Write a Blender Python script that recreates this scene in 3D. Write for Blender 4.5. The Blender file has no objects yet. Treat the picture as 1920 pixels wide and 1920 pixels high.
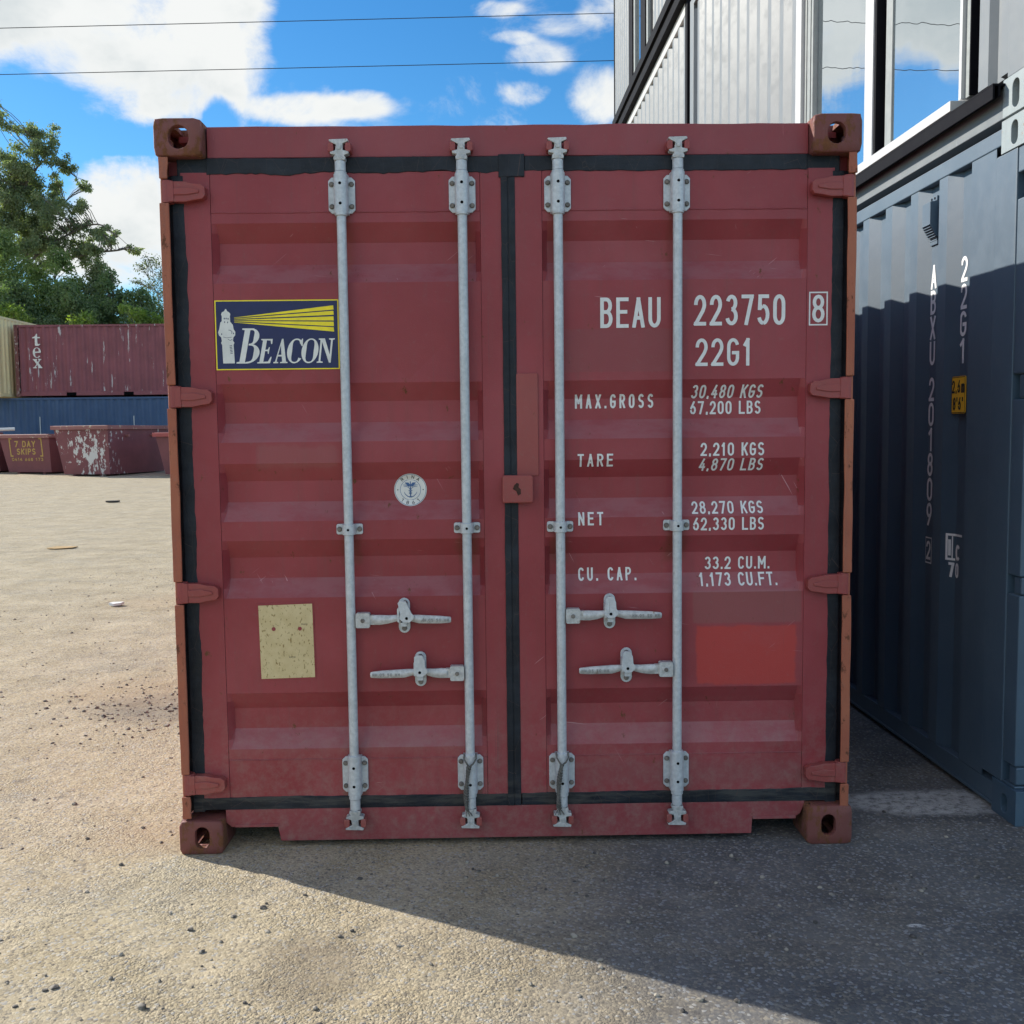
import bpy, math, random
import numpy as np
from mathutils import Matrix, Vector

# ------------------------------------------------------------------ camera, sky, sun, exposure
SC = bpy.context.scene
COL = SC.collection
R = math.radians
PI = math.pi
rnd = random.Random(7)

cam = bpy.data.cameras.new('camera')
cam.sensor_width = 36.0
cam.lens = 36.0
cam.clip_start = 0.05
cam.clip_end = 3000
camo = bpy.data.objects.new('camera', cam)
COL.objects.link(camo)
cr = Vector((0.99983988, -0.01391064, -0.01125621))
cu = Vector((0.01230101, 0.0774593, 0.99691963))
cf = Vector((0.01299589, 0.99689847, -0.07761801))
cm = Matrix((cr, cu, -cf)).transposed().to_4x4()
cm.translation = (1.16685, -3.60704, 1.50814)
camo.matrix_world = cm
SC.camera = camo

SUN_EL, SUN_AZ = R(30.6), R(-60.0)          # azimuth from +Y, positive towards +X
sdir = Vector((math.sin(SUN_AZ) * math.cos(SUN_EL), math.cos(SUN_AZ) * math.cos(SUN_EL), math.sin(SUN_EL)))
sun = bpy.data.lights.new('sun', 'SUN')
sun.energy = 2.65
sun.angle = R(0.5)
sun.color = (1.0, 0.945, 0.85)
suno = bpy.data.objects.new('sun', sun)
suno.rotation_euler = sdir.to_track_quat('Z', 'Y').to_euler()
suno.location = (-20, 12, 20)
COL.objects.link(suno)

SC.view_settings.view_transform = 'Standard'
SC.view_settings.look = 'None'
SC.view_settings.exposure = 1.36
SC.view_settings.gamma = 1.0
SC.render.engine = 'CYCLES'
SC.cycles.max_bounces = 8
SC.cycles.use_denoising = True


class NT:
    """small wrapper to write node trees"""
    def __init__(s, tree):
        s.t = tree
        s.t.nodes.clear()

    def n(s, kind, **kw):
        nd = s.t.nodes.new(kind)
        for k, v in kw.items():
            setattr(nd, k, v)
        return nd

    def put(s, sock, v):
        if isinstance(v, bpy.types.NodeSocket):
            s.t.links.new(v, sock)
        else:
            sock.default_value = v

    def math(s, op, a, b=0.0, c=None, clamp=False):
        nd = s.n('ShaderNodeMath', operation=op)
        nd.use_clamp = clamp
        s.put(nd.inputs[0], a)
        s.put(nd.inputs[1], b)
        if c is not None:
            s.put(nd.inputs[2], c)
        return nd.outputs[0]

    def mix(s, f, a, b, blend='MIX'):
        nd = s.n('ShaderNodeMix', data_type='RGBA', blend_type=blend)
        s.put(nd.inputs[0], f)
        for sock, v in ((nd.inputs[6], a), (nd.inputs[7], b)):
            if isinstance(v, tuple) and len(v) == 3:
                v = v + (1.0,)
            s.put(sock, v)
        return nd.outputs[2]

    def pos(s):
        return s.n('ShaderNodeNewGeometry').outputs['Position']

    def xyz(s, v):
        nd = s.n('ShaderNodeSeparateXYZ')
        s.put(nd.inputs[0], v)
        return nd.outputs

    def comb(s, x, y, z):
        nd = s.n('ShaderNodeCombineXYZ')
        for i, v in enumerate((x, y, z)):
            s.put(nd.inputs[i], v)
        return nd.outputs[0]

    def scaled(s, v, sc, off=(0, 0, 0)):
        nd = s.n('ShaderNodeMapping')
        s.put(nd.inputs[0], v)
        nd.inputs['Scale'].default_value = sc
        nd.inputs['Location'].default_value = off
        return nd.outputs[0]

    def noise(s, v, scale, detail=4.0, rough=0.55, dist=0.0):
        nd = s.n('ShaderNodeTexNoise')
        s.put(nd.inputs['Vector'], v)
        nd.inputs['Scale'].default_value = scale
        nd.inputs['Detail'].default_value = detail
        nd.inputs['Roughness'].default_value = rough
        nd.inputs['Distortion'].default_value = dist
        return nd.outputs[0]

    def voro(s, v, scale, feature='F1', out=0, rand=1.0):
        nd = s.n('ShaderNodeTexVoronoi', feature=feature)
        s.put(nd.inputs['Vector'], v)
        nd.inputs['Scale'].default_value = scale
        nd.inputs['Randomness'].default_value = rand
        return nd.outputs[out]

    def step(s, v, a, b, lo=0.0, hi=1.0):
        nd = s.n('ShaderNodeMapRange', interpolation_type='SMOOTHSTEP')
        s.put(nd.inputs[0], v)
        s.put(nd.inputs[1], a)
        s.put(nd.inputs[2], b)
        nd.inputs[3].default_value = lo
        nd.inputs[4].default_value = hi
        return nd.outputs[0]

    def bump(s, h, strength, dist, normal=None):
        nd = s.n('ShaderNodeBump')
        nd.inputs['Strength'].default_value = strength
        nd.inputs['Distance'].default_value = dist
        s.put(nd.inputs['Height'], h)
        if normal is not None:
            s.put(nd.inputs['Normal'], normal)
        return nd.outputs[0]

    def bsdf(s, color, rough=0.5, metal=0.0, normal=None, spec=0.5):
        nd = s.n('ShaderNodeBsdfPrincipled')
        s.put(nd.inputs['Base Color'], color + (1.0,) if isinstance(color, tuple) and len(color) == 3 else color)
        s.put(nd.inputs['Roughness'], rough)
        s.put(nd.inputs['Metallic'], metal)
        nd.inputs['Specular IOR Level'].default_value = spec
        if normal is not None:
            s.put(nd.inputs['Normal'], normal)
        return nd.outputs[0]

    def out(s, sh):
        nd = s.n('ShaderNodeOutputMaterial')
        s.put(nd.inputs[0], sh)


# ---- sky: clear-air model with cumulus, as functions of the direction only
world = bpy.data.worlds.new('World')
SC.world = world
world.use_nodes = True
W = NT(world.node_tree)
sky = W.n('ShaderNodeTexSky', sky_type='NISHITA')
sky.sun_disc = False
sky.sun_elevation = SUN_EL
sky.sun_rotation = SUN_AZ
sky.altitude = 50
sky.air_density = 1.0
sky.dust_density = 0.2
sky.ozone_density = 2.2
hs = W.n('ShaderNodeHueSaturation')
hs.inputs['Saturation'].default_value = 1.32
hs.inputs['Value'].default_value = 1.0
W.put(hs.inputs['Color'], sky.outputs[0])
bg_sky = W.n('ShaderNodeBackground')
W.put(bg_sky.inputs[0], W.mix(1.0, hs.outputs[0], (0.74, 1.04, 1.14), 'MULTIPLY'))
bg_sky.inputs[1].default_value = 0.053
dirv = W.n('ShaderNodeTexCoord').outputs['Generated']
dx, dy, dz = W.xyz(dirv)
ysafe = W.math('MAXIMUM', dy, 0.08)
U = W.math('DIVIDE', dx, ysafe)
V = W.math('DIVIDE', dz, ysafe)
front = W.step(dy, 0.25, 0.55)
n1 = W.noise(W.scaled(dirv, (1, 1, 1.5)), 7.5, 14, 0.64, 0.35)
n2 = W.noise(W.scaled(dirv, (1, 1, 1.5), (3.1, 1.7, 0.4)), 2.1, 8, 0.55)


def blob(px, py, rx, ry, amp):
    """cloud bank: centre and half sizes given as slopes of the view direction"""
    a = W.math('DIVIDE', W.math('SUBTRACT', U, px), rx)
    b = W.math('DIVIDE', W.math('SUBTRACT', V, py), ry)
    q = W.math('ADD', W.math('MULTIPLY', a, a), W.math('MULTIPLY', b, b))
    return W.math('MULTIPLY', W.step(q, 0.15, 1.75, 1.0, 0.0), amp)


tot = None
for px, py, rx, ry, amp in [
        (-0.375, 0.390, 0.150, 0.058, 1.0), (-0.310, 0.333, 0.078, 0.036, 1.0), (-0.245, 0.385, 0.045, 0.055, 0.9), (-0.50, 0.40, 0.10, 0.045, 0.8),
        (-0.345, 0.312, 0.040, 0.018, 0.5), (-0.60, 0.40, 0.16, 0.05, 0.8), (-0.520, 0.345, 0.050, 0.032, 0.8), (-0.475, 0.295, 0.060, 0.038, -0.9), (-0.345, 0.277, 0.055, 0.010, -0.6),
        (-0.345, 0.228, 0.052, 0.040, 1.15), (-0.355, 0.172, 0.085, 0.032, 1.0), (-0.41, 0.20, 0.04, 0.02, 0.6), (-0.43, 0.185, 0.05, 0.03, 0.5), (-0.60, 0.20, 0.15, 0.05, 0.6),
        (-0.185, 0.308, 0.050, 0.014, 1.0), (-0.125, 0.312, 0.030, 0.014, 1.0), (-0.243, 0.322, 0.010, 0.014, 0.35), (-0.258, 0.302, 0.016, 0.018, -0.8),
        (0.105, 0.405, 0.026, 0.024, 0.8), (0.045, 0.352, 0.032, 0.017, 0.8), (0.030, 0.322, 0.026, 0.012, 0.7),
        (0.100, 0.318, 0.032, 0.028, 1.0), (0.0, 0.398, 0.030, 0.008, 0.62), (0.020, 0.372, 0.020, 0.006, 0.5), (0.07, 0.385, 0.03, 0.012, 0.5), (0.30, 0.38, 0.12, 0.09, 0.8),
        (-0.09, 0.375, 0.08, 0.045, -0.7), (-0.19, 0.40, 0.03, 0.04, -0.4)]:
    b = blob(px, py, rx, ry, amp)
    tot = b if tot is None else W.math('ADD', tot, b)
tot = W.math('MULTIPLY', tot, front)
elsewhere = W.math('MULTIPLY', W.math('SUBTRACT', 1.0, front), W.math('MULTIPLY', W.math('SUBTRACT', n2, 0.47), 3.0))
dens = W.math('ADD', W.math('MULTIPLY', W.math('SUBTRACT', n1, 0.5), 5.0), W.math('ADD', tot, elsewhere))
mask = W.step(dens, 0.0, 1.25)
above = W.step(dz, -0.02, 0.03)
mask = W.math('MULTIPLY', mask, above)
shade = W.noise(W.scaled(dirv, (1, 1, 1.6), (0.02, 0.0, 0.035)), 6.5, 6, 0.55)
thick = W.step(dens, 0.7, 1.9)
cl = W.mix(W.math('MULTIPLY', W.step(shade, 0.40, 0.62), thick), (0.98, 1.0, 0.99), (0.72, 0.78, 0.80))
bg_cl = W.n('ShaderNodeBackground')
# unseen banks behind the viewer, brightened and warmed to fill the shaded door front
rear_fill = W.step(dy, -0.25, 0.30, 1.0, 0.0)
W.put(bg_cl.inputs[0], W.mix(rear_fill, cl, (1.0, 0.955, 0.88)))
high = W.math('MULTIPLY', W.step(dz, 0.08, 0.32, 0.15, 1.0), W.step(dz, 0.60, 0.92, 1.0, 0.12))  # elevation band set to light the door more than the ground
W.put(bg_cl.inputs[1], W.math('ADD', W.math('MULTIPLY', W.math('MULTIPLY', rear_fill, high), 1.40), 0.365))
mx = W.n('ShaderNodeMixShader')
W.put(mx.inputs[0], mask)
W.put(mx.inputs[1], bg_sky.outputs[0])
W.put(mx.inputs[2], bg_cl.outputs[0])
wo = W.n('ShaderNodeOutputWorld')
W.put(wo.inputs[0], mx.outputs[0])


# ------------------------------------------------------------------ helpers: objects
def label(o, lab, cat, group=None):
    o['label'] = lab
    o['category'] = cat
    if group:
        o['group'] = group
    return o


def thing(name, lab, cat, loc=(0, 0, 0), rz=0.0, group=None):
    o = bpy.data.objects.new(name, None)
    o.empty_display_size = 0.2
    o.location = loc
    o.rotation_euler = (0, 0, rz)
    COL.objects.link(o)
    return label(o, lab, cat, group)


def link_copy(o, parent, loc=None):
    c = o.copy()
    COL.objects.link(c)
    c.parent = parent
    if loc is not None:
        c.location = loc
    return c


def copy_tree(o, parent=None):
    c = o.copy()
    COL.objects.link(c)
    c.parent = parent
    for ch in list(o.children):
        copy_tree(ch, c)
    return c


class MB:
    """collects geometry for ONE mesh object"""
    def __init__(s):
        s.v, s.f, s.m = [], [], []

    def add(s, vs, fs, mi=0):
        b = len(s.v)
        s.v += [tuple(p) for p in vs]
        s.f += [tuple(b + i for i in f) for f in fs]
        s.m += [mi] * len(fs)
        return s

    def box(s, x0, x1, y0, y1, z0, z1, mi=0):
        vs = [(x, y, z) for x in (x0, x1) for y in (y0, y1) for z in (z0, z1)]
        return s.add(vs, [(0, 1, 3, 2), (4, 6, 7, 5), (0, 4, 5, 1), (2, 3, 7, 6), (0, 2, 6, 4), (1, 5, 7, 3)], mi)

    def prism(s, poly, a, b, axis='y', mi=0):
        """2D outline extruded along an axis; outline is (x,z) for y, (y,z) for x, (x,y) for z"""
        def P(p, t):
            return {'y': (p[0], t, p[1]), 'x': (t, p[0], p[1]), 'z': (p[0], p[1], t)}[axis]
        n = len(poly)
        vs = [P(p, a) for p in poly] + [P(p, b) for p in poly]
        fs = [tuple(range(n)), tuple(range(2 * n - 1, n - 1, -1))]
        fs += [(i, n + i, n + (i + 1) % n, (i + 1) % n) for i in range(n)]
        return s.add(vs, fs, mi)

    def cyl(s, p0, p1, r0, r1=None, n=14, mi=0, caps=True):
        r1 = r0 if r1 is None else r1
        p0, p1 = Vector(p0), Vector(p1)
        q = (p1 - p0).to_track_quat('Z', 'Y')
        vs = []
        for p, r in ((p0, r0), (p1, r1)):
            for i in range(n):
                a = 2 * PI * i / n
                vs.append(p + q @ Vector((r * math.cos(a), r * math.sin(a), 0)))
        fs = [(i, (i + 1) % n, n + (i + 1) % n, n + i) for i in range(n)]
        if caps:
            fs += [tuple(range(n - 1, -1, -1)), tuple(range(n, 2 * n))]
        return s.add(vs, fs, mi)

    def lathe(s, prof, c, n=16, mi=0):
        """profile (r, z) turned about the vertical axis through c=(x,y)"""
        vs, fs = [], []
        for r, z in prof:
            for i in range(n):
                a = 2 * PI * i / n
                vs.append((c[0] + r * math.cos(a), c[1] + r * math.sin(a), z))
        for k in range(len(prof) - 1):
            for i in range(n):
                j = (i + 1) % n
                fs.append((k * n + i, k * n + j, (k + 1) * n + j, (k + 1) * n + i))
        fs.append(tuple(range(n - 1, -1, -1)))
        fs.append(tuple((len(prof) - 1) * n + i for i in range(n)))
        return s.add(vs, fs, mi)

    def tube(s, pts, r, n=8, mi=0):
        pts = [Vector(p) for p in pts]
        vs, fs = [], []
        for k, p in enumerate(pts):
            t = (pts[min(k + 1, len(pts) - 1)] - pts[max(k - 1, 0)]).normalized()
            q = t.to_track_quat('Z', 'Y')
            rr = r[k] if isinstance(r, (list, tuple)) else r
            for i in range(n):
                a = 2 * PI * i / n
                vs.append(p + q @ Vector((rr * math.cos(a), rr * math.sin(a), 0)))
        for k in range(len(pts) - 1):
            for i in range(n):
                j = (i + 1) % n
                fs.append((k * n + i, k * n + j, (k + 1) * n + j, (k + 1) * n + i))
        fs += [tuple(range(n - 1, -1, -1)), tuple((len(pts) - 1) * n + i for i in range(n))]
        return s.add(vs, fs, mi)

    def holed(s, u0, u1, v0, v1, hole, w0, w1, place, mi=0):
        """a rectangular plate with one hole; place(u, v, w) gives the 3D point"""
        n = len(hole)
        cx = sum(p[0] for p in hole) / n
        cy = sum(p[1] for p in hole) / n
        outer = []
        for p in hole:
            a, b = p[0] - cx, p[1] - cy
            t = []
            if a > 1e-9: t.append((u1 - cx) / a)
            if a < -1e-9: t.append((u0 - cx) / a)
            if b > 1e-9: t.append((v1 - cy) / b)
            if b < -1e-9: t.append((v0 - cy) / b)
            k = min(t)
            outer.append([cx + a * k, cy + b * k])
        for c in ((u0, v0), (u1, v0), (u1, v1), (u0, v1)):    # snap the nearest ray to each corner
            i = min(range(n), key=lambda j: (outer[j][0] - c[0]) ** 2 + (outer[j][1] - c[1]) ** 2)
            outer[i] = list(c)
        vs = [place(p[0], p[1], w) for w in (w0, w1) for p in list(hole) + outer]
        fs = []
        for i in range(n):
            j = (i + 1) % n
            fs.append((i, j, n + j, n + i))
            fs.append((2 * n + i, 3 * n + i, 3 * n + j, 2 * n + j))
            fs.append((i, 2 * n + i, 2 * n + j, j))
            fs.append((n + i, n + j, 3 * n + j, 3 * n + i))
        return s.add(vs, fs, mi)

    def build(s, name, mats, parent=None, bevel=0.0, smooth=None, recalc=True):
        me = bpy.data.meshes.new(name)
        me.from_pydata(s.v, [], s.f)
        for m in (mats if isinstance(mats, (list, tuple)) else [mats]):
            me.materials.append(m)
        me.polygons.foreach_set('material_index', s.m)
        if recalc:
            import bmesh
            bm = bmesh.new()
            bm.from_mesh(me)
            bmesh.ops.recalc_face_normals(bm, faces=bm.faces)
            bm.to_mesh(me)
            bm.free()
        if smooth:
            me.shade_smooth()
            me.set_sharp_from_angle(angle=R(smooth))
        me.update()
        o = bpy.data.objects.new(name, me)
        COL.objects.link(o)
        if parent is not None:
            o.parent = parent
        if bevel:
            b = o.modifiers.new('edge', 'BEVEL')
            b.width = bevel
            b.segments = 2
            b.limit_method = 'ANGLE'
            b.angle_limit = R(35)
        return o


def arc(cx, cy, rx, ry, a0, a1, n=12):
    return [(cx + rx * math.cos(R(a0 + (a1 - a0) * i / n)), cy + ry * math.sin(R(a0 + (a1 - a0) * i / n))) for i in range(n + 1)]


def pill(cx, cy, w, h, n=8):
    """outline of an upright slot"""
    r = w / 2
    k = max(0.0, h / 2 - r)
    ry = min(r, h / 2)
    return arc(cx, cy + k, r, ry, 0, 180, n) + arc(cx, cy - k, r, ry, 180, 360, n)


def rrect(x0, x1, z0, z1, r, n=4):
    return (arc(x1 - r, z1 - r, r, r, 0, 90, n) + arc(x0 + r, z1 - r, r, r, 90, 180, n)
            + arc(x0 + r, z0 + r, r, r, 180, 270, n) + arc(x1 - r, z0 + r, r, r, 270, 360, n))


# ------------------------------------------------------------------ helpers: lettering drawn as strokes
GL = {
    '0': [[*arc(.5, .72, .5, .28, 180, 0), *arc(.5, .28, .5, .28, 0, -180), 'c']],
    '1': [[(.12, .80), (.62, 1), (.62, 0)]],
    '2': [[(0, .70), *arc(.5, .72, .5, .28, 175, -20), (.82, .48), (0, 0), (1, 0)]],
    '3': [[*arc(.48, .765, .46, .235, 165, -90), *arc(.48, .265, .52, .265, 90, -165)]],
    '4': [[(.62, 1), (0, .27), (1, .27)], [(.74, .55), (.74, 0)]],
    '5': [[(.94, 1), (.12, 1), (.06, .56), *arc(.48, .32, .52, .32, 120, -160)]],
    '6': [[(.72, 1), (.10, .50), *arc(.5, .30, .5, .30, 165, -180)]],
    '7': [[(0, 1), (1, 1), (.36, 0)]],
    '8': [[*arc(.5, .765, .45, .235, 90, 450, 16), 'c'], [*arc(.5, .27, .5, .27, 90, 450, 16), 'c']],
    '9': [[(.28, 0), (.90, .50), *arc(.5, .70, .5, .30, -15, 330)]],
    'A': [[(0, 0), (.5, 1), (1, 0)], [(.20, .30), (.80, .30)]],
    'B': [[(0, 0), (0, 1), (.5, 1), *arc(.5, .765, .44, .235, 90, -90, 8), (0, .53)], [(.45, .53), (.5, .53), *arc(.5, .265, .5, .265, 90, -90, 8), (0, 0)]],
    'C': [[*arc(.5, .72, .5, .28, 15, 180), *arc(.5, .28, .5, .28, 180, 345)]],
    'D': [[(0, 0), (0, 1), (.45, 1), *arc(.45, .70, .55, .30, 90, 0), *arc(.45, .30, .55, .30, 0, -90), 'c']],
    'E': [[(1, 1), (0, 1), (0, 0), (1, 0)], [(0, .53), (.85, .53)]],
    'F': [[(1, 1), (0, 1), (0, 0)], [(0, .53), (.85, .53)]],
    'G': [[*arc(.5, .72, .5, .28, 15, 180), *arc(.5, .28, .5, .28, 180, 360), (1, .47), (.55, .47)]],
    'I': [[(.5, 0), (.5, 1)]],
    'K': [[(0, 0), (0, 1)], [(1, 1), (0, .36)], [(.36, .60), (1, 0)]],
    'H': [[(0, 0), (0, 1)], [(1, 0), (1, 1)], [(0, .52), (1, .52)]],
    'L': [[(0, 1), (0, 0), (1, 0)]],
    'M': [[(0, 0), (0, 1), (.5, .38), (1, 1), (1, 0)]],
    'N': [[(0, 0), (0, 1), (1, 0), (1, 1)]],
    'O': [[*arc(.5, .72, .5, .28, 180, 0), *arc(.5, .28, .5, .28, 0, -180), 'c']],
    'P': [[(0, 0), (0, 1), (.5, 1), *arc(.5, .74, .5, .26, 90, -90, 8), (0, .48)]],
    'R': [[(0, 0), (0, 1), (.5, 1), *arc(.5, .75, .5, .25, 90, -90, 8), (0, .50)], [(.5, .50), (1, 0)]],
    'S': [[*arc(.5, .755, .48, .245, 20, 270), *arc(.5, .255, .5, .255, 90, -160)]],
    'T': [[(0, 1), (1, 1)], [(.5, 1), (.5, 0)]],
    'U': [[(0, 1), (0, .28), *arc(.5, .28, .5, .28, 180, 360), (1, 1)]],
    'X': [[(0, 0), (1, 1)], [(0, 1), (1, 0)]],
    'Y': [[(0, 1), (.5, .45), (1, 1)], [(.5, .45), (.5, 0)]],
    'Z': [[(0, 1), (1, 1), (0, 0), (1, 0)]],
    '.': [[(.5, 0), (.5, .02)]],
    ',': [[(.62, .05), (.36, -.05)]],
    "'": [[(.6, 1), (.45, .80)]],
    '"': [[(.2, 1), (.2, .80)], [(.8, 1), (.8, .80)]],
    'm': [[(0, 0), (0, .62), (.34, .66), (.5, .5), (.5, 0)], [(.5, .5), (.7, .66), (1, .58), (1, 0)]],
    'i': [[(.5, 0), (.5, .66)], [(.5, .86), (.5, .92)]],
    'c': [[*arc(.5, .33, .5, .33, 40, 320)]],
}
WID = {'.': .34, ',': .38, "'": .35, '"': .5, ' ': .6, '1': .72, 'I': .35, 'M': 1.25, 'm': 1.2, 'i': .4, 'T': 1.0}
SKEW = {}


def ribbon(mb, pts, hw, place, mi=0, closed=False, maxlen=0.02, lift=0.0):
    """a flat stroke of half width hw (or one per point) along 2D points, mitred at its bends"""
    hws = list(hw) if isinstance(hw, (list, tuple)) else [hw] * len(pts)
    n = len(pts)
    vs = []
    for i in range(n):
        if closed:
            a, b, c = pts[i - 1], pts[i], pts[(i + 1) % n]
        else:
            a, b, c = pts[max(i - 1, 0)], pts[i], pts[min(i + 1, n - 1)]
        d1 = Vector((b[0] - a[0], b[1] - a[1]))
        d2 = Vector((c[0] - b[0], c[1] - b[1]))
        if d1.length < 1e-9: d1 = d2
        if d2.length < 1e-9: d2 = d1
        d1.normalize(); d2.normalize()
        n1_, n2_ = Vector((-d1.y, d1.x)), Vector((-d2.y, d2.x))
        m = n1_ + n2_
        if m.length < 1e-6:
            m = n1_
        m.normalize()
        k = min(1.9, 1.0 / max(0.35, m.dot(n1_)))
        for sgn in (1, -1):
            vs.append(place(b[0] + m.x * hws[i] * k * sgn, b[1] + m.y * hws[i] * k * sgn, lift))
    fs = [(2 * i, 2 * i + 1, 2 * i + 3, 2 * i + 2) for i in range(n - 1)]
    if closed:
        fs.append((2 * n - 2, 2 * n - 1, 1, 0))
    mb.add(vs, fs, mi)


def clip_z(poly, z, keep_above):
    out = []
    for i in range(len(poly)):
        p, q = poly[i - 1], poly[i]
        ip = p[1] >= z if keep_above else p[1] <= z
        iq = q[1] >= z if keep_above else q[1] <= z
        if ip != iq:
            t = (z - p[1]) / (q[1] - p[1])
            out.append((p[0] + (q[0] - p[0]) * t, z))
        if iq:
            out.append(q)
    return out


def stroke(mb, pts, hw, place, mi, closed, z0, z1, bands, lift):
    """one pen stroke: broken at its sharp corners, trimmed to the letter's height, laid over the folds of the sheet"""
    runs, cur, n = [], [pts[0]], len(pts)
    if closed:
        runs = [(list(pts), True, False, False)]
    else:
        for i in range(1, n):
            cur.append(pts[i])
            if i < n - 1:
                a = math.atan2(pts[i][1] - pts[i - 1][1], pts[i][0] - pts[i - 1][0])
                b = math.atan2(pts[i + 1][1] - pts[i][1], pts[i + 1][0] - pts[i][0])
                d = abs((b - a + PI) % (2 * PI) - PI)
                if d > R(38):
                    runs.append(cur)
                    cur = [pts[i]]
        runs.append(cur)
        runs = [(r, False, i, i) for i, r in enumerate(runs)]
    h = z1 - z0
    for ri, (r, cl, _a, _b) in enumerate(runs):
        r = [Vector(p) for p in r]
        if not cl:
            for e, f in ((0, 1), (-1, -2)):
                d = r[e] - r[f]
                if d.length > 0.22 * h or len(r) == 2:
                    r[e] = r[e] + d.normalized() * hw
        m = len(r)
        L, Rr = [], []
        for i in range(m):
            a = r[i - 1] if (cl or i > 0) else r[i]
            c = r[(i + 1) % m] if (cl or i < m - 1) else r[i]
            d1, d2 = r[i] - a, c - r[i]
            if d1.length < 1e-9: d1 = d2
            if d2.length < 1e-9: d2 = d1
            d1, d2 = d1.normalized(), d2.normalized()
            n1_ = Vector((-d1.y, d1.x))
            mm = (n1_ + Vector((-d2.y, d2.x))).normalized()
            k = 1.0 / max(0.7, mm.dot(n1_))
            L.append(r[i] + mm * hw * k)
            Rr.append(r[i] - mm * hw * k)
        quads = [(i, i + 1) for i in range(m - 1)] + ([(m - 1, 0)] if cl else [])
        for i, j in quads:
            q = [tuple(L[i]), tuple(Rr[i]), tuple(Rr[j]), tuple(L[j])]
            q = clip_z(clip_z(q, z0, True), z1, False)
            parts = [q]
            for bz in bands:
                nxt = []
                for p in parts:
                    if len(p) >= 3 and min(v[1] for v in p) < bz - 1e-6 and max(v[1] for v in p) > bz + 1e-6:
                        nxt += [clip_z(p, bz, True), clip_z(p, bz, False)]
                    else:
                        nxt.append(p)
                parts = nxt
            for p in parts:
                if len(p) >= 3:
                    mb.add([place(u, v, lift + ri * 0.00006) for u, v in p], [tuple(range(len(p)))], mi)


def letters(mb, text, x0, x1, z0, z1, place, gap=.34, sw=.155, mi=0, shear=0.0, bands=(), only=None):
    """text fitted between x0..x1 and z0..z1; only = index of the single word to draw"""
    tot_ = sum(WID.get(c, 1.0) for c in text) + gap * (len(text) - 1)
    k = (x1 - x0) / tot_
    h = z1 - z0
    s = h * sw
    x = x0
    word = 0
    for c in text:
        w = WID.get(c, 1.0) * k
        if c == ' ':
            word += 1
        for si, st in enumerate(GL.get(c, []) if only is None or only == word else []):
            closed = st[-1] == 'c'
            pts = st[:-1] if closed else st
            P = []
            for u, v in pts:
                hx = min(s / 2, w * .48)
                zz = z0 + s / 2 + v * (h - s)
                P.append((x + hx + u * (w - 2 * hx) + shear * (zz - z0), zz))
            if closed and math.hypot(P[0][0] - P[-1][0], P[0][1] - P[-1][1]) < 1e-6:
                P = P[:-1]
            if c == '.':
                P = [(P[0][0], z0 + s * .35), (P[0][0], z0 + s * .75)]
            Q = [P[0]]
            for p in P[1:]:
                if math.hypot(p[0] - Q[-1][0], p[1] - Q[-1][1]) > 1e-7:
                    Q.append(p)
            stroke(mb, Q, s / 2, place, mi, closed, z0 if c != ',' else z0 - h * .2, z1, bands, si * 0.00030)
        x += w + gap * k


# ------------------------------------------------------------------ materials
def mat(name):
    m = bpy.data.materials.new(name)
    m.use_nodes = True
    return m, NT(m.node_tree)


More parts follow.
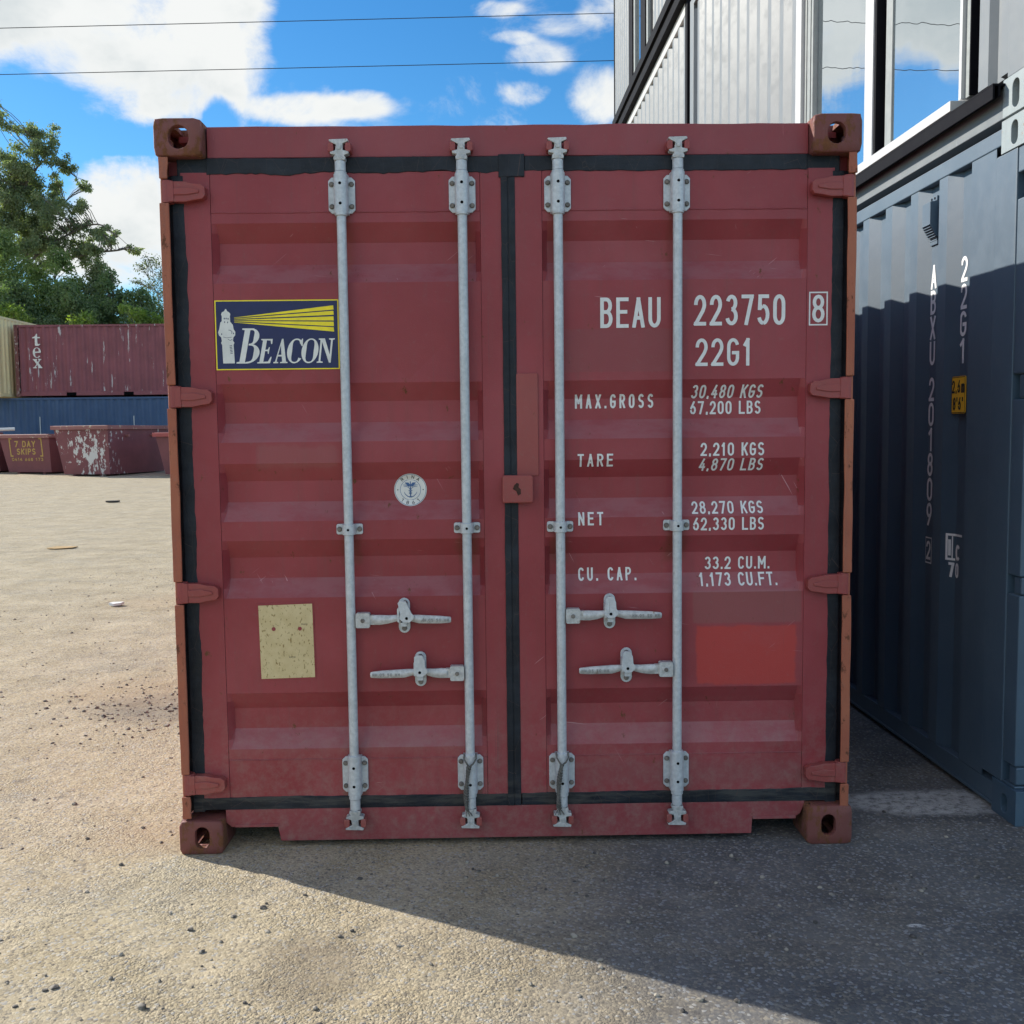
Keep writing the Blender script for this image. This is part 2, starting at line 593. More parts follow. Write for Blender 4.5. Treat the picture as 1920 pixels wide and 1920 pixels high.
def paint(name, base, faded, rough=0.5, rust=0.0, streak=0.35, dirt=(0.20, 0.17, 0.14), dirt_low=0.0,
          marks=None, spec=0.5, bumpy=0.12, rustcol=(0.20, 0.075, 0.03), grime=0.25, scratch=0.0, diamonds=(), sheen=0.0):
    """weathered enamel: fading, vertical run-off streaks, specks of rust and dust"""
    m, N = mat(name)
    p = N.pos()
    x, y, z = N.xyz(p)
    big = N.step(N.noise(p, 1.7, 5, 0.6), 0.35, 0.70)
    col = N.mix(big, base, faded)
    mid = N.step(N.noise(p, 9.0, 6, 0.65), 0.42, 0.72)
    col = N.mix(N.math('MULTIPLY', mid, 0.22), col, tuple(min(1, c * 1.35 + .01) for c in base))
    st = N.step(N.noise(N.scaled(p, (38, 38, 1.1)), 1.0, 5, 0.7), 0.46, 0.80)
    col = N.mix(N.math('MULTIPLY', st, streak), col, tuple(c * 0.62 + d * 0.22 for c, d in zip(base, dirt)))
    if marks:
        for (ax, bx, az, bz, soft, c, amt, wob) in marks:
            wn = N.math('MULTIPLY', N.math('SUBTRACT', N.noise(p, 14.0, 4, 0.6), 0.5), wob)
            xx, zz = N.math('ADD', x, wn), N.math('ADD', z, wn)
            k = N.math('MULTIPLY', N.step(xx, ax, ax + soft), N.step(xx, bx - soft, bx, 1, 0))
            k = N.math('MULTIPLY', k, N.math('MULTIPLY', N.step(zz, az, az + soft), N.step(zz, bz - soft, bz, 1, 0)))
            col = N.mix(N.math('MULTIPLY', k, amt), col, c)
    for (cx, cz, r, c, amt) in diamonds:
        q = N.math('ADD', N.math('ABSOLUTE', N.math('SUBTRACT', x, cx)), N.math('ABSOLUTE', N.math('SUBTRACT', z, cz)))
        col = N.mix(N.step(q, r - .004, r, amt, 0.0), col, c)
    if scratch:          # sky-lit tone of the troughs' upward slopes, painted into the colour
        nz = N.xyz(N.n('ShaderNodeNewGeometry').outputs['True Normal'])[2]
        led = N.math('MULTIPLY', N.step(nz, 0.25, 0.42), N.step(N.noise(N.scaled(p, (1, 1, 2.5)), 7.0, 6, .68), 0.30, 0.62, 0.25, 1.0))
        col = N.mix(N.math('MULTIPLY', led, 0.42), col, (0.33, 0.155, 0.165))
    if scratch:          # scuffs in loose clusters, bare or chalky
        area = N.step(N.noise(p, 2.6, 3, 0.5), 0.52, 0.66)
        for rot, off in ((0.5, 0.0), (-0.9, 7.0), (1.45, 3.0)):
            mp = N.n('ShaderNodeMapping')
            N.put(mp.inputs[0], p)
            mp.inputs['Rotation'].default_value = (0, rot, 0)
            mp.inputs['Location'].default_value = (off, 0, off)
            ln = N.noise(N.scaled(mp.outputs[0], (150, 40, 5)), 1.0, 2, 0.5)
            k = N.math('MULTIPLY', N.step(ln, 0.735, 0.76), N.math('MULTIPLY', area, scratch))
            col = N.mix(k, col, tuple(min(1, c * 1.1 + .20) for c in base))
        drip = N.step(N.noise(N.scaled(p, (95, 95, 0.9), (2, 0, 9)), 1.0, 4, 0.65), 0.60, 0.74)
        wash = N.step(N.noise(N.scaled(p, (1, 1, .6), (4, 4, 4)), 2.2, 4, 0.6), 0.45, 0.65)
        col = N.mix(N.math('MULTIPLY', N.math('MULTIPLY', drip, wash), 0.62), col, tuple(c * .5 + .035 for c in base))
        chalk = N.step(N.noise(N.scaled(p, (1, 1, 1.4), (8, 2, 5)), 3.1, 7, 0.68), 0.52, 0.74)
        col = N.mix(N.math('MULTIPLY', chalk, 0.12), col, tuple(c * .9 + .09 for c in base))
    gn = N.step(N.noise(p, 55.0, 4, 0.7), 0.56, 0.75)
    col = N.mix(N.math('MULTIPLY', gn, grime), col, dirt)
    if dirt_low:
        low = N.math('MULTIPLY', N.step(z, 0.05, 0.75, 1, 0), N.step(N.noise(p, 30, 6, 0.75), 0.35, 0.75))
        col = N.mix(N.math('MULTIPLY', low, dirt_low), col, tuple(d * 1.5 for d in dirt))
    sc_ = N.step(N.noise(N.scaled(p, (60, 60, 9), (5, 1, 3)), 1.0, 3, 0.6), 0.735, 0.76)
    col = N.mix(N.math('MULTIPLY', sc_, 0.35), col, tuple(min(1.0, c * 1.6 + 0.08) for c in base))
    rgh = N.math('ADD', N.math('MULTIPLY', mid, 0.12), rough)
    if rust:
        rn = N.noise(N.scaled(p, (1, 1, 0.55)), 21.0, 8, 0.72)
        rm = N.step(rn, 0.66 - 0.24 * rust, 0.72 - 0.22 * rust)
        rc = N.mix(N.noise(p, 70, 4, 0.6), rustcol, tuple(c * 0.35 for c in rustcol))
        col = N.mix(rm, col, rc)
        rgh = N.math('ADD', rgh, N.math('MULTIPLY', rm, 0.3))
    h = N.math('ADD', N.noise(p, 240, 3, 0.6), N.math('MULTIPLY', N.noise(p, 6, 3, 0.5), 4.0))
    sh = N.bsdf(col, rgh, 0, N.bump(h, bumpy, 0.004), spec)
    if sheen:            # sheen lobe added to brighten the sunlit paint at grazing view
        sh.node.inputs['Sheen Weight'].default_value = sheen
        sh.node.inputs['Sheen Roughness'].default_value = 0.45
        sh.node.inputs['Sheen Tint'].default_value = (0.9, 0.97, 1.0, 1)
    N.out(sh)
    return m


def plain(name, base, rough=0.6, metal=0.0, var=0.25, scale=25.0, bumpy=0.1, spec=0.5):
    m, N = mat(name)
    p = N.pos()
    k = N.step(N.noise(p, scale, 6, 0.65), 0.3, 0.72)
    col = N.mix(k, tuple(c * (1 - var) for c in base), tuple(min(1, c * (1 + var)) for c in base))
    N.out(N.bsdf(col, N.math('ADD', rough, N.math('MULTIPLY', k, 0.12)), metal, N.bump(N.noise(p, scale * 7, 4, 0.6), bumpy, 0.003), spec))
    return m


RED = (0.258, 0.036, 0.042)
RED2 = (0.318, 0.058, 0.066)
door_marks = [
    (1.871, 2.245, 0.579, 0.806, 0.012, (0.44, 0.050, 0.042), 0.94, 0.030),     # fresh touch-up square
    (1.860, 2.262, 0.806, 0.935, 0.010, (0.255, 0.085, 0.080), 0.65, 0.010),    # grey scrubbed band above it
    (1.405, 1.790, 1.715, 1.872, 0.006, (0.235, 0.060, 0.062), 0.55, 0.006),    # removed sticker
    (0.175, 1.115, 0.33, 0.42, 0.06, (0.30, 0.115, 0.115), 0.45, 0.04),
    (0.30, 0.60, 1.38, 1.48, 0.02, (0.30, 0.105, 0.10), 0.4, 0.05),
    (1.33, 2.30, 0.19, 0.33, 0.05, (0.25, 0.075, 0.075), 0.5, 0.04),
]
for rx_ in (0.634, 1.053, 1.386, 1.803):        # run-off under the rod fittings
    door_marks += [(rx_ - .045, rx_ + .047, 2.05, 2.285, 0.030, (0.20, 0.050, 0.036), 0.45, 0.03), (rx_ - .05, rx_ + .05, 1.02, 1.155, 0.030, (0.17, 0.048, 0.032), 0.65, 0.05),
                   (rx_ - .05, rx_ + .05, 0.185, 0.215, 0.012, (0.15, 0.055, 0.035), 0.6, 0.02)]
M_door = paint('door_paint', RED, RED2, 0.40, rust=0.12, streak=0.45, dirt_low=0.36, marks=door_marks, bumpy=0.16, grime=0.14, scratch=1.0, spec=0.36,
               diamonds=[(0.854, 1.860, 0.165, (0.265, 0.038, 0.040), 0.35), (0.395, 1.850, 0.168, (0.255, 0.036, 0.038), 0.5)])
M_red = paint('frame_paint', (0.245, 0.036, 0.042), (0.290, 0.054, 0.062), 0.45, rust=0.10, streak=0.35, dirt_low=0.35, grime=0.15)
M_hinge = paint('hinge_paint', (0.262, 0.045, 0.040), (0.305, 0.064, 0.056), 0.45, rust=0.16, streak=0.3, dirt_low=0.25)
M_rustred = paint('casting_rust', (0.165, 0.046, 0.038), (0.210, 0.070, 0.055), 0.64, rust=0.68, streak=0.4, bumpy=0.35,
                  rustcol=(0.235, 0.090, 0.038))
M_post = paint('post_rust', (0.31, 0.080, 0.042), (0.40, 0.130, 0.062), 0.60, rust=0.40, streak=0.8, bumpy=0.3,
               rustcol=(0.20, 0.07, 0.035))
def rubber():
    m, N = mat('gasket_rubber')
    p = N.pos()
    x, y, z = N.xyz(p)
    col = N.mix(N.step(N.noise(p, 9, 6, .65), .35, .7), (0.007, 0.009, 0.014), (0.016, 0.021, 0.030))
    dust = N.math('MULTIPLY', N.step(N.noise(N.scaled(p, (4, 4, 30)), 1.0, 7, .7), .42, .62), N.step(z, 0.16, 0.30, 0.65, 0.06))
    col = N.mix(dust, col, (0.085, 0.080, 0.070))
    crack = N.step(N.voro(N.scaled(p, (3.0, 1, 1)), 6.0, 'DISTANCE_TO_EDGE', 0), 0.0, 0.006, 0.7, 0.0)
    col = N.mix(crack, col, (0.10, 0.06, 0.05))
    N.out(N.bsdf(col, 0.5, 0, N.bump(N.noise(p, 45, 4, .6), .5, .004), 0.3))
    return m


M_rubber = rubber()
def zinc(name, lo, hi, rust):
    """weathered galvanizing: spangle, dark rub marks along the bar, tea-coloured rust"""
    m, N = mat(name)
    p = N.pos()
    col = N.mix(N.step(N.noise(p, 70, 5, .6), .3, .7), lo, hi)
    col = N.mix(N.math('MULTIPLY', N.step(N.noise(p, 5, 4, .6), .45, .75), .45), col, tuple(c * .72 for c in lo))
    rub = N.step(N.noise(N.scaled(p, (130, 130, 7)), 1.0, 5, .7), .665, .70)
    rub = N.math('MULTIPLY', rub, N.step(N.noise(p, 3.2, 2, .5), .48, .62))
    col = N.mix(N.math('MULTIPLY', rub, .85), col, (0.10, 0.095, 0.09))
    rm = N.step(N.noise(N.scaled(p, (1, 1, .5)), 26, 7, .72), .70 - rust, .76 - rust)
    col = N.mix(N.math('MULTIPLY', rm, .75), col, (0.27, 0.17, 0.10))
    N.out(N.bsdf(col, N.math('ADD', 0.40, N.math('MULTIPLY', rm, .3)), 0.15, N.bump(N.noise(p, 160, 4, .6), .3, .003)))
    return m


M_galv = zinc('galvanized_steel', (0.47, 0.49, 0.50), (0.60, 0.62, 0.63), 0.02)
M_galvdirty = zinc('galvanized_cast_steel', (0.40, 0.40, 0.385), (0.58, 0.58, 0.565), 0.09)
M_emboss = plain('grimy_embossing', (0.24, 0.235, 0.225), 0.6, 0.1, 0.3, 40, 0.3)
M_bolt = plain('dull_bolt', (0.21, 0.185, 0.16), 0.6, 0.4, 0.35, 40, 0.4)
M_hole = plain('dark_hole', (0.006, 0.006, 0.007), 0.95, spec=0.0)
M_white = plain('white_lettering', (0.74, 0.73, 0.70), 0.5, 0, 0.06, 30, 0.03)
M_signblue = plain('sign_blue', (0.011, 0.016, 0.082), 0.35, 0, 0.15, 20, 0.02)
M_yellow = plain('sign_yellow', (0.92, 0.74, 0.02), 0.4, 0, 0.08, 20, 0.02)
M_signwhite = plain('sign_white', (0.72, 0.71, 0.66), 0.45, 0, 0.08, 15, 0.02)
M_navy = plain('seal_blue', (0.05, 0.12, 0.27), 0.5)
M_black = plain('black_print', (0.02, 0.02, 0.022), 0.6)
M_rope = plain('twisted_wire', (0.13, 0.12, 0.105), 0.85, 0, 0.4, 90, 0.5)


def cream_panel():
    m, N = mat('bleached_plate')
    p = N.pos()
    col = N.mix(N.step(N.noise(p, 22, 5, 0.6), 0.3, 0.7), (0.56, 0.43, 0.215), (0.64, 0.51, 0.275))
    sp = N.step(N.noise(N.scaled(p, (110, 110, 55)), 1.0, 4, 0.65), 0.585, 0.62)
    col = N.mix(N.math('MULTIPLY', sp, 0.9), col, (0.26, 0.17, 0.05))
    N.out(N.bsdf(col, 0.6, 0, N.bump(N.noise(p, 150, 3), 0.2, 0.003)))
    return m


M_cream = cream_panel()


# ------------------------------------------------------------------ ground
def grade(y):
    return 0.0134 * (y - 3.0) if y > 3.0 else 0.0


def ground_material():
    m, N = mat('gravelly_asphalt')
    p = N.pos()
    x, y, z = N.xyz(p)
    flat = N.comb(x, y, 0.0)
    nb = N.noise(flat, 0.8, 6, 0.62)
    mid = N.noise(flat, 3.2, 6, 0.62)
    # paler dusty yard to the left and far away, darker rolled asphalt to the right
    asp = N.math('ADD', N.step(x, 0.1, 2.5), N.math('MULTIPLY', N.math('SUBTRACT', nb, 0.5), 1.2))
    asp = N.step(asp, 0.15, 0.95)
    dust = N.mix(N.step(mid, 0.36, 0.66), (0.378, 0.306, 0.190), (0.452, 0.374, 0.248))
    tar = N.mix(N.step(mid, 0.36, 0.66), (0.098, 0.098, 0.100), (0.150, 0.148, 0.146))
    col = N.mix(asp, dust, tar)
    gry = N.step(N.noise(N.scaled(flat, (1.0, 2.2, 1), (4, 9, 0)), 0.9, 6, 0.65), 0.50, 0.68)
    col = N.mix(N.math('MULTIPLY', N.math('MULTIPLY', gry, N.math('SUBTRACT', 1.0, N.math('MULTIPLY', asp, .75))), 0.55), col, (0.34, 0.305, 0.235))
    trk = N.step(N.noise(N.scaled(flat, (0.35, 2.6, 1), (1, 5, 0)), 1.0, 6, 0.7), 0.46, 0.66)
    sandy = N.math('SUBTRACT', 1.0, N.math('MULTIPLY', asp, 0.75))
    col = N.mix(N.math('MULTIPLY', N.math('MULTIPLY', trk, sandy), 0.40), col, (0.33, 0.270, 0.185))
    pale = N.step(N.noise(N.scaled(flat, (0.6, 1.7, 1), (7, 2, 0)), 1.3, 6, 0.65), 0.52, 0.70)
    col = N.mix(N.math('MULTIPLY', N.math('MULTIPLY', pale, sandy), 0.35), col, (0.54, 0.46, 0.315))
    # grit and clods that still show from far off
    for sc__, off, lo, hi, c, amt in ((5.5, 3.0, .64, .70, (0.17, 0.145, 0.11), .55), (13.0, 8.0, .66, .71, (0.14, 0.12, 0.095), .6), (9.0, 15.0, .66, .72, (0.56, 0.50, 0.39), .5)):
        k = N.step(N.noise(N.scaled(flat, (1, 1, 1), (off, off * 2, 0)), sc__, 3, .6), lo, hi)
        col = N.mix(N.math('MULTIPLY', N.math('MULTIPLY', k, sandy), amt), col, c)
    # stones of many tints set in the surface
    vcol = N.voro(flat, 120.0, 'F1', 1)
    r, g, b = N.xyz(vcol)
    col = N.mix(N.math('MULTIPLY', N.step(r, 0.52, 1.0, 0.0, 0.55), N.math('SUBTRACT', 1.0, N.math('MULTIPLY', asp, .6))), col, (0.57, 0.485, 0.335))
    col = N.mix(N.step(g, 0.62, 1.0, 0.0, 0.62), col, (0.115, 0.105, 0.095))
    col = N.mix(N.step(b, 0.90, 0.93, 0.0, 0.45), col, (0.40, 0.41, 0.41))
    pits = N.step(N.noise(flat, 34.0, 3, 0.6), 0.70, 0.74)
    col = N.mix(N.math('MULTIPLY', pits, 0.6), col, (0.075, 0.068, 0.060))
    # bare dark patch beside the box, rusty drips, worn white paint between the boxes
    wn = N.math('MULTIPLY', N.math('SUBTRACT', N.noise(flat, 5.0, 5, 0.7), 0.5), 0.9)

    def spot(cx, cy, rx, ry, lo, hi):
        a = N.math('DIVIDE', N.math('SUBTRACT', x, cx), rx)
        c = N.math('DIVIDE', N.math('SUBTRACT', y, cy), ry)
        q = N.math('ADD', N.math('MULTIPLY', a, a), N.math('MULTIPLY', c, c))
        return N.step(N.math('ADD', q, wn), lo, hi, 1, 0)
    col = N.mix(N.math('MULTIPLY', spot(-0.62, 2.05, 0.62, 0.42, 0.1, 1.1), 0.55), col, (0.115, 0.10, 0.085))
    col = N.mix(N.math('MULTIPLY', spot(0.62, -0.80, 0.22, 0.26, 0.0, 1.1), 0.45), col, (0.15, 0.115, 0.08))
    for cx, cy, rx in ((-0.9, 2.4, 0.7), (-0.2, 3.6, 0.5), (-1.6, 5.5, 0.9), (-0.1, 0.15, 0.35)):
        col = N.mix(N.math('MULTIPLY', spot(cx, cy, rx, rx * .6, 0.0, 1.2), 0.28), col, (0.36, 0.245, 0.135))
    worn = N.math('MULTIPLY', spot(2.88, 0.40, 0.42, 0.17, 0.35, 0.95), N.step(N.noise(flat, 26, 6, 0.75), 0.30, 0.60))
    col = N.mix(N.math('MULTIPLY', worn, 0.85), col, (0.58, 0.56, 0.52))
    for cx, cy, rx, ry in ((2.72, -0.86, 0.07, 0.035), (2.42, -0.62, 0.035, 0.014)):
        k = N.math('MULTIPLY', spot(cx, cy, rx, ry, 0.3, 0.9), N.step(N.noise(flat, 60, 5, 0.7), 0.38, 0.55))
        col = N.mix(k, col, (0.55, 0.54, 0.51))
    e1 = N.voro(flat, 120.0, 'F1', 0)
    e2 = N.voro(flat, 260.0, 'F1', 0)
    h = N.math('SUBTRACT', 1.0, e1)
    h = N.math('ADD', h, N.math('MULTIPLY', N.math('SUBTRACT', 1.0, e2), 0.40))
    h = N.math('ADD', h, N.math('MULTIPLY', N.noise(flat, 55, 5, 0.7), 1.3))
    amp = N.math('ADD', 0.15, N.math('MULTIPLY', N.step(N.noise(flat, 2.4, 5, 0.65), 0.35, 0.68), 0.85))
    h = N.math('MULTIPLY', h, N.math('MULTIPLY', amp, N.step(asp, 0.0, 1.0, 1.0, 0.72)))
    h = N.math('ADD', h, N.math('MULTIPLY', N.noise(flat, 6.0, 4, 0.6), 3.0))
    nrm = N.bump(h, 0.80, 0.0068)
    N.out(N.bsdf(col, 0.9, 0, nrm, 0.25))
    return m


xs = [-260, -120, -60, -30, -15, -8, -4, 0, 4, 8, 16, 40, 100, 260]
ys = [-60, -20, -6, 0, 3, 6, 12, 20, 30, 45, 60, 61, 120, 300, 600]
mb = MB()
gv = [(x, y, grade(min(y, 60.0))) for y in ys for x in xs]
nx = len(xs)
mb.add(gv, [(j * nx + i, j * nx + i + 1, (j + 1) * nx + i + 1, (j + 1) * nx + i) for j in range(len(ys) - 1) for i in range(nx - 1)])
ground = mb.build('ground', ground_material(), recalc=False)
ground['kind'] = 'structure'

# ------------------------------------------------------------------ the red container, doors towards the camera
CW, CH, CL = 2.438, 2.591, 6.058
box_ = thing('shipping_container', 'rusty maroon shipping container standing alone on the asphalt, double doors with four galvanized lock rods',
             'shipping container')


def casting(name, x0, z0, outward, hole_w, hole_h, top, m, parent, length=0.178, w=0.162, h=0.118, y0=0.0):
    """hollow corner block with rounded edges: holes in the end, the outer side and the top or bottom"""
    mb = MB()
    x1, z1, y1 = x0 + w, z0 + h, y0 + length
    t, rc = 0.024, 0.013
    cx, cz = x0 + w / 2 + (0.004 if outward < 0 else -0.004), z0 + h * .5
    hole = pill(cx, cz, hole_w, hole_h, 12)
    n = len(hole)

    def ray(px, pz, inset):
        """where the ray from the hole centre leaves the rounded outline"""
        a, b = px - cx, pz - cz
        lo, hi = 0.0, 20.0
        hx, hz = w / 2 - inset, h / 2 - inset
        mx_, mz_ = x0 + w / 2, z0 + h / 2
        r = rc
        for _ in range(40):
            k = (lo + hi) / 2
            qx, qz = abs(cx + a * k - mx_) - (hx - r), abs(cz + b * k - mz_) - (hz - r)
            inside = (math.hypot(max(qx, 0), max(qz, 0)) + min(max(qx, qz), 0)) < r
            lo, hi = (k, hi) if inside else (lo, k)
        return (cx + a * lo, cz + b * lo)
    oa, ob = [ray(*p, 0.0035) for p in hole], [ray(*p, 0.0) for p in hole]
    e = 0.004
    rings = [[(p[0], y0 + t, p[1]) for p in hole], [(p[0], y0 + e, p[1]) for p in hole],
             [(p[0] + (p[0] - cx) * .05, y0, p[1] + (p[1] - cz) * .05) for p in hole],
             [(p[0], y0, p[1]) for p in oa], [(p[0], y0 + e, p[1]) for p in ob], [(p[0], y0 + t, p[1]) for p in ob]]
    vs = [v for r_ in rings for v in r_]
    mb.add(vs, [(k * n + i, k * n + (i + 1) % n, (k + 1) * n + (i + 1) % n, (k + 1) * n + i) for k in range(len(rings) - 1) for i in range(n)])
    # inner face of the end plate
    mb.add([(p[0], y0 + t, p[1]) for p in hole] + [(p[0], y0 + t, p[1]) for p in ob], [(i, (i + 1) % n, n + (i + 1) % n, n + i) for i in range(n)])
    # the walls, leaving out the side hole and the top (or bottom) hole
    out_ = rrect(x0, x1, z0, z1, rc, 5)
    dense = []
    for i in range(len(out_)):
        p, q = out_[i], out_[(i + 1) % len(out_)]
        d = math.hypot(q[0] - p[0], q[1] - p[1])
        k = max(1, int(d / 0.008))
        dense += [(p[0] + (q[0] - p[0]) * j / k, p[1] + (q[1] - p[1]) * j / k) for j in range(k)]
    m_ = len(dense)
    ins = [(x0 + w / 2 + (p[0] - x0 - w / 2) * (1 - 2 * t / w), z0 + h / 2 + (p[1] - z0 - h / 2) * (1 - 2 * t / h)) for p in dense]
    xs_side = x0 if outward < 0 else x1
    zs_top = z1 if top else z0

    def gap(p):
        if abs(p[0] - xs_side) < .004 and abs(p[1] - cz) < .034: return True
        return abs(p[1] - zs_top) < .004 and abs(p[0] - (x0 + w / 2)) < .031
    for ya, yb, holes in ((y0 + t, y0 + .038, False), (y0 + .038, y0 + .145, True), (y0 + .145, y1, False)):
        for i in range(m_):
            j = (i + 1) % m_
            mid = ((dense[i][0] + dense[j][0]) / 2, (dense[i][1] + dense[j][1]) / 2)
            if holes and gap(mid):
                continue
            a, b, c, d = dense[i], dense[j], ins[j], ins[i]
            mb.add([(q[0], yy, q[1]) for yy in (ya, yb) for q in (a, b, c, d)],
                   [(0, 1, 5, 4), (3, 7, 6, 2), (0, 4, 7, 3), (1, 2, 6, 5), (0, 3, 2, 1), (4, 5, 6, 7)])
    mb.prism(rrect(x0 + .004, x1 - .004, z0 + .004, z1 - .004, rc), y1 - .002, y1 + .004)
    o = mb.build(name, m, parent, recalc=False)
    import bmesh
    bm = bmesh.new()
    bm.from_mesh(o.data)
    bmesh.ops.remove_doubles(bm, verts=bm.verts, dist=1e-5)
    # walls between neighbouring wall pieces cancel out
    seen = {}
    for f in bm.faces:
        seen.setdefault(frozenset(v.index for v in f.verts), []).append(f)
    bmesh.ops.delete(bm, geom=[f for fs in seen.values() if len(fs) > 1 for f in fs], context='FACES')
    bmesh.ops.recalc_face_normals(bm, faces=bm.faces)
    bm.to_mesh(o.data)
    bm.free()
    o.data.shade_smooth()
    o.data.set_sharp_from_angle(angle=R(50))
    return o


casting('corner_casting', 0.001, 2.466, -1, 0.068, 0.078, True, M_rustred, box_, h=0.126)
casting('corner_casting', 2.438 - 0.168, 2.462, 1, 0.062, 0.072, True, M_rustred, box_, h=0.130, w=0.168)
casting('corner_casting', 0.001, 0.0, -1, 0.051, 0.078, False, M_rustred, box_, h=0.122, w=0.156)
casting('corner_casting', 2.438 - 0.164, 0.0, 1, 0.051, 0.078, False, M_rustred, box_, h=0.142, w=0.164)
for x0, od in ((0.0, -1), (CW - 0.162, 1)):
    for z0, tp in ((0.0, False), (CH - 0.118, True)):
        casting('corner_casting', x0, z0, od, 0.06, 0.07, tp, M_rustred, box_, y0=CL - 0.178)

# the two door posts: an outer rusty flange in lengths between the hinge knuckles and a maroon channel behind
HZ_L, HZ_R = (2.350, 1.645, 0.951, 0.252), (2.351, 1.652, 0.954, 0.262)


def post(side):
    HZ = HZ_L if side < 0 else HZ_R
    X = (lambda a: a) if side < 0 else (lambda a: CW - a)
    mb = MB()
    cuts = [2.464] + [v for hz in HZ for v in (hz + 0.041, hz - 0.041)] + [0.130]
    prev = cuts[0]
    rr = random.Random(3 + side)
    segs = [(cuts[0], cuts[1])] + [(cuts[2 * i], cuts[2 * i + 1]) for i in range(1, len(cuts) // 2)]
    for a, b in segs:
        # front lip with a slightly battered edge
        n = max(3, int((a - b) / 0.09))
        edge = [(X(0.044 + rr.uniform(-.0022, .0022)), a + (b - a) * i / n) for i in range(n + 1)]
        out_ = [(X(0.013 + rr.uniform(-.0015, .0015)), b + (a - b) * i / n) for i in range(n + 1)]
        mb.prism(edge + out_, 0.004, 0.013)
    xa, xb = sorted((X(0.0155), X(0.024)))
    mb.box(xa, xb, 0.0132, 0.150, 0.125, 2.462)
    return mb.build('corner_post', M_post, box_, bevel=0.003)


post(-1)
post(1)

# header with the keeper lugs of the lock rods
RODX = (0.634, 1.053, 1.386, 1.803)
mb = MB()
rr = random.Random(11)
top = [(0.168 + 2.10 * i / 24, 2.577 + rr.uniform(-.0022, .0012)) for i in range(25)]
mb.prism([(0.168, 2.470)] + top + [(2.268, 2.470)], 0.055, 0.110)
mb.box(0.0245, 2.4135, 0.079, 0.150, 2.416, 2.4645)
mb.box(0.165, 2.267, 0.111, 0.150, 2.465, 2.4695)
header = mb.build('header', M_red, box_, bevel=0.004)
mb = MB()
mb.prism([(0.157, 0.132), (0.157, 0.098), (0.178, 0.080), (0.346, 0.080), (0.356, 0.026), (2.083, 0.026), (2.086, 0.084), (2.240, 0.084),
          (2.262, 0.098), (2.278, 0.132), (2.278, 0.146), (0.157, 0.146)], 0.050, 0.095)
for a, b in ((0.190, 0.350), (2.086, 2.246)):      # lips round the fork pockets
    mb.box(a, b, 0.046, 0.0495, 0.080, 0.092)
mb.box(0.0245, 2.4135, 0.096, 0.160, 0.1445, 0.158)
mb.box(0.160, 2.272, 0.0955, 0.160, 0.122, 0.144)
sill = mb.build('door_sill', M_red, box_, bevel=0.003)


def keeper(x, z, up, parent):
    mb = MB()
    for sx in (-1, 1):
        z0, z1 = (z - 0.018, z + 0.014)
        mb.prism(rrect(x + sx * 0.030 - 0.010, x + sx * 0.030 + 0.010, z0, z1, 0.007), 0.004, 0.0545 if up else 0.0495)
    mb.prism(rrect(x - 0.012, x + 0.012, z - 0.012, z + 0.010, 0.006), 0.030, 0.0544 if up else 0.0494)
    return mb.build('cam_keeper', M_hinge, parent, bevel=0.003)


for i, rx in enumerate(RODX):
    keeper(rx, 2.494, True, header)
    keeper(rx, 0.106, False, sill)


# the long walls, the roof, the blind end and the floor
def corrugated(name, m, parent, x, y0, y1, z0, z1, depth, pitch=0.278, outward=-1, thick=0.004, phase=0.0, fr=(.26, .245, .25, .245)):
    """vertical corrugations running along y; the outer flats lie at x"""
    pts = [(y0, 0.0)]
    y = y0 + phase
    while y < y1 - pitch * .5:
        a = [y + pitch * fr[0], y + pitch * (fr[0] + fr[1]), y + pitch * (fr[0] + fr[1] + fr[2]), y + pitch]
        pts += [(a[0], 0.0), (a[1], 1.0), (a[2], 1.0), (a[3], 0.0)]
        y += pitch
    pts = [(a, b) for a, b in pts if a <= y1] + [(y1, 0.0)]
    mb = MB()
    s = -outward
    vs = []
    for a, b in pts:
        for z in (z0, z1):
            vs.append((x + s * b * depth, a, z))
    for a, b in pts:
        for z in (z0, z1):
            vs.append((x + s * (b * depth + thick), a, z))
    n = len(pts)
    fs = [(2 * i, 2 * i + 1, 2 * i + 3, 2 * i + 2) for i in range(n - 1)]
    fs += [(2 * n + 2 * i, 2 * n + 2 * i + 2, 2 * n + 2 * i + 3, 2 * n + 2 * i + 1) for i in range(n - 1)]
    mb.add(vs, fs)
    return mb.build(name, m, parent)


corrugated('side_wall', M_red, box_, 0.012, 0.19, CL - 0.19, 0.165, 2.50, 0.036, outward=-1)
corrugated('side_wall', M_red, box_, CW - 0.012, 0.19, CL - 0.19, 0.165, 2.50, 0.036, outward=1)
MB().box(0.055, CW - 0.055, 0.112, CL - 0.06, 2.540, 2.560).build('roof', M_red, box_)
MB().box(0.055, CW - 0.055, CL - 0.06, CL - 0.02, 0.14, 2.5395).build('end_wall', M_red, box_)
MB().box(0.070, CW - 0.070, 0.165, CL - 0.065, 0.128, 0.16).build('floor', M_hole, box_)
for x0 in (0.005, CW - 0.060):
    MB().box(x0, x0 + 0.055, 0.180, CL - 0.18, 2.505, 2.575).build('top_side_rail', M_red, box_, bevel=0.004)
    MB().box(x0, x0 + 0.050, 0.180, CL - 0.18, 0.030, 0.160).build('bottom_side_rail', M_red, box_, bevel=0.004)

# ---- doors
REC = (2.246, 1.689, 1.407, 1.131, 0.577)
PAN = {'L': (0.1755, 1.1145), 'R': (1.3315, 2.2655)}


def recess(z):
    for t in REC:
        d = t - z
        if 0 < d < 0.207:
            if d < 0.064: return 0.036 * d / 0.064
            if d < 0.139: return 0.036
            return 0.036 * (0.207 - d) / 0.068
    return 0.0


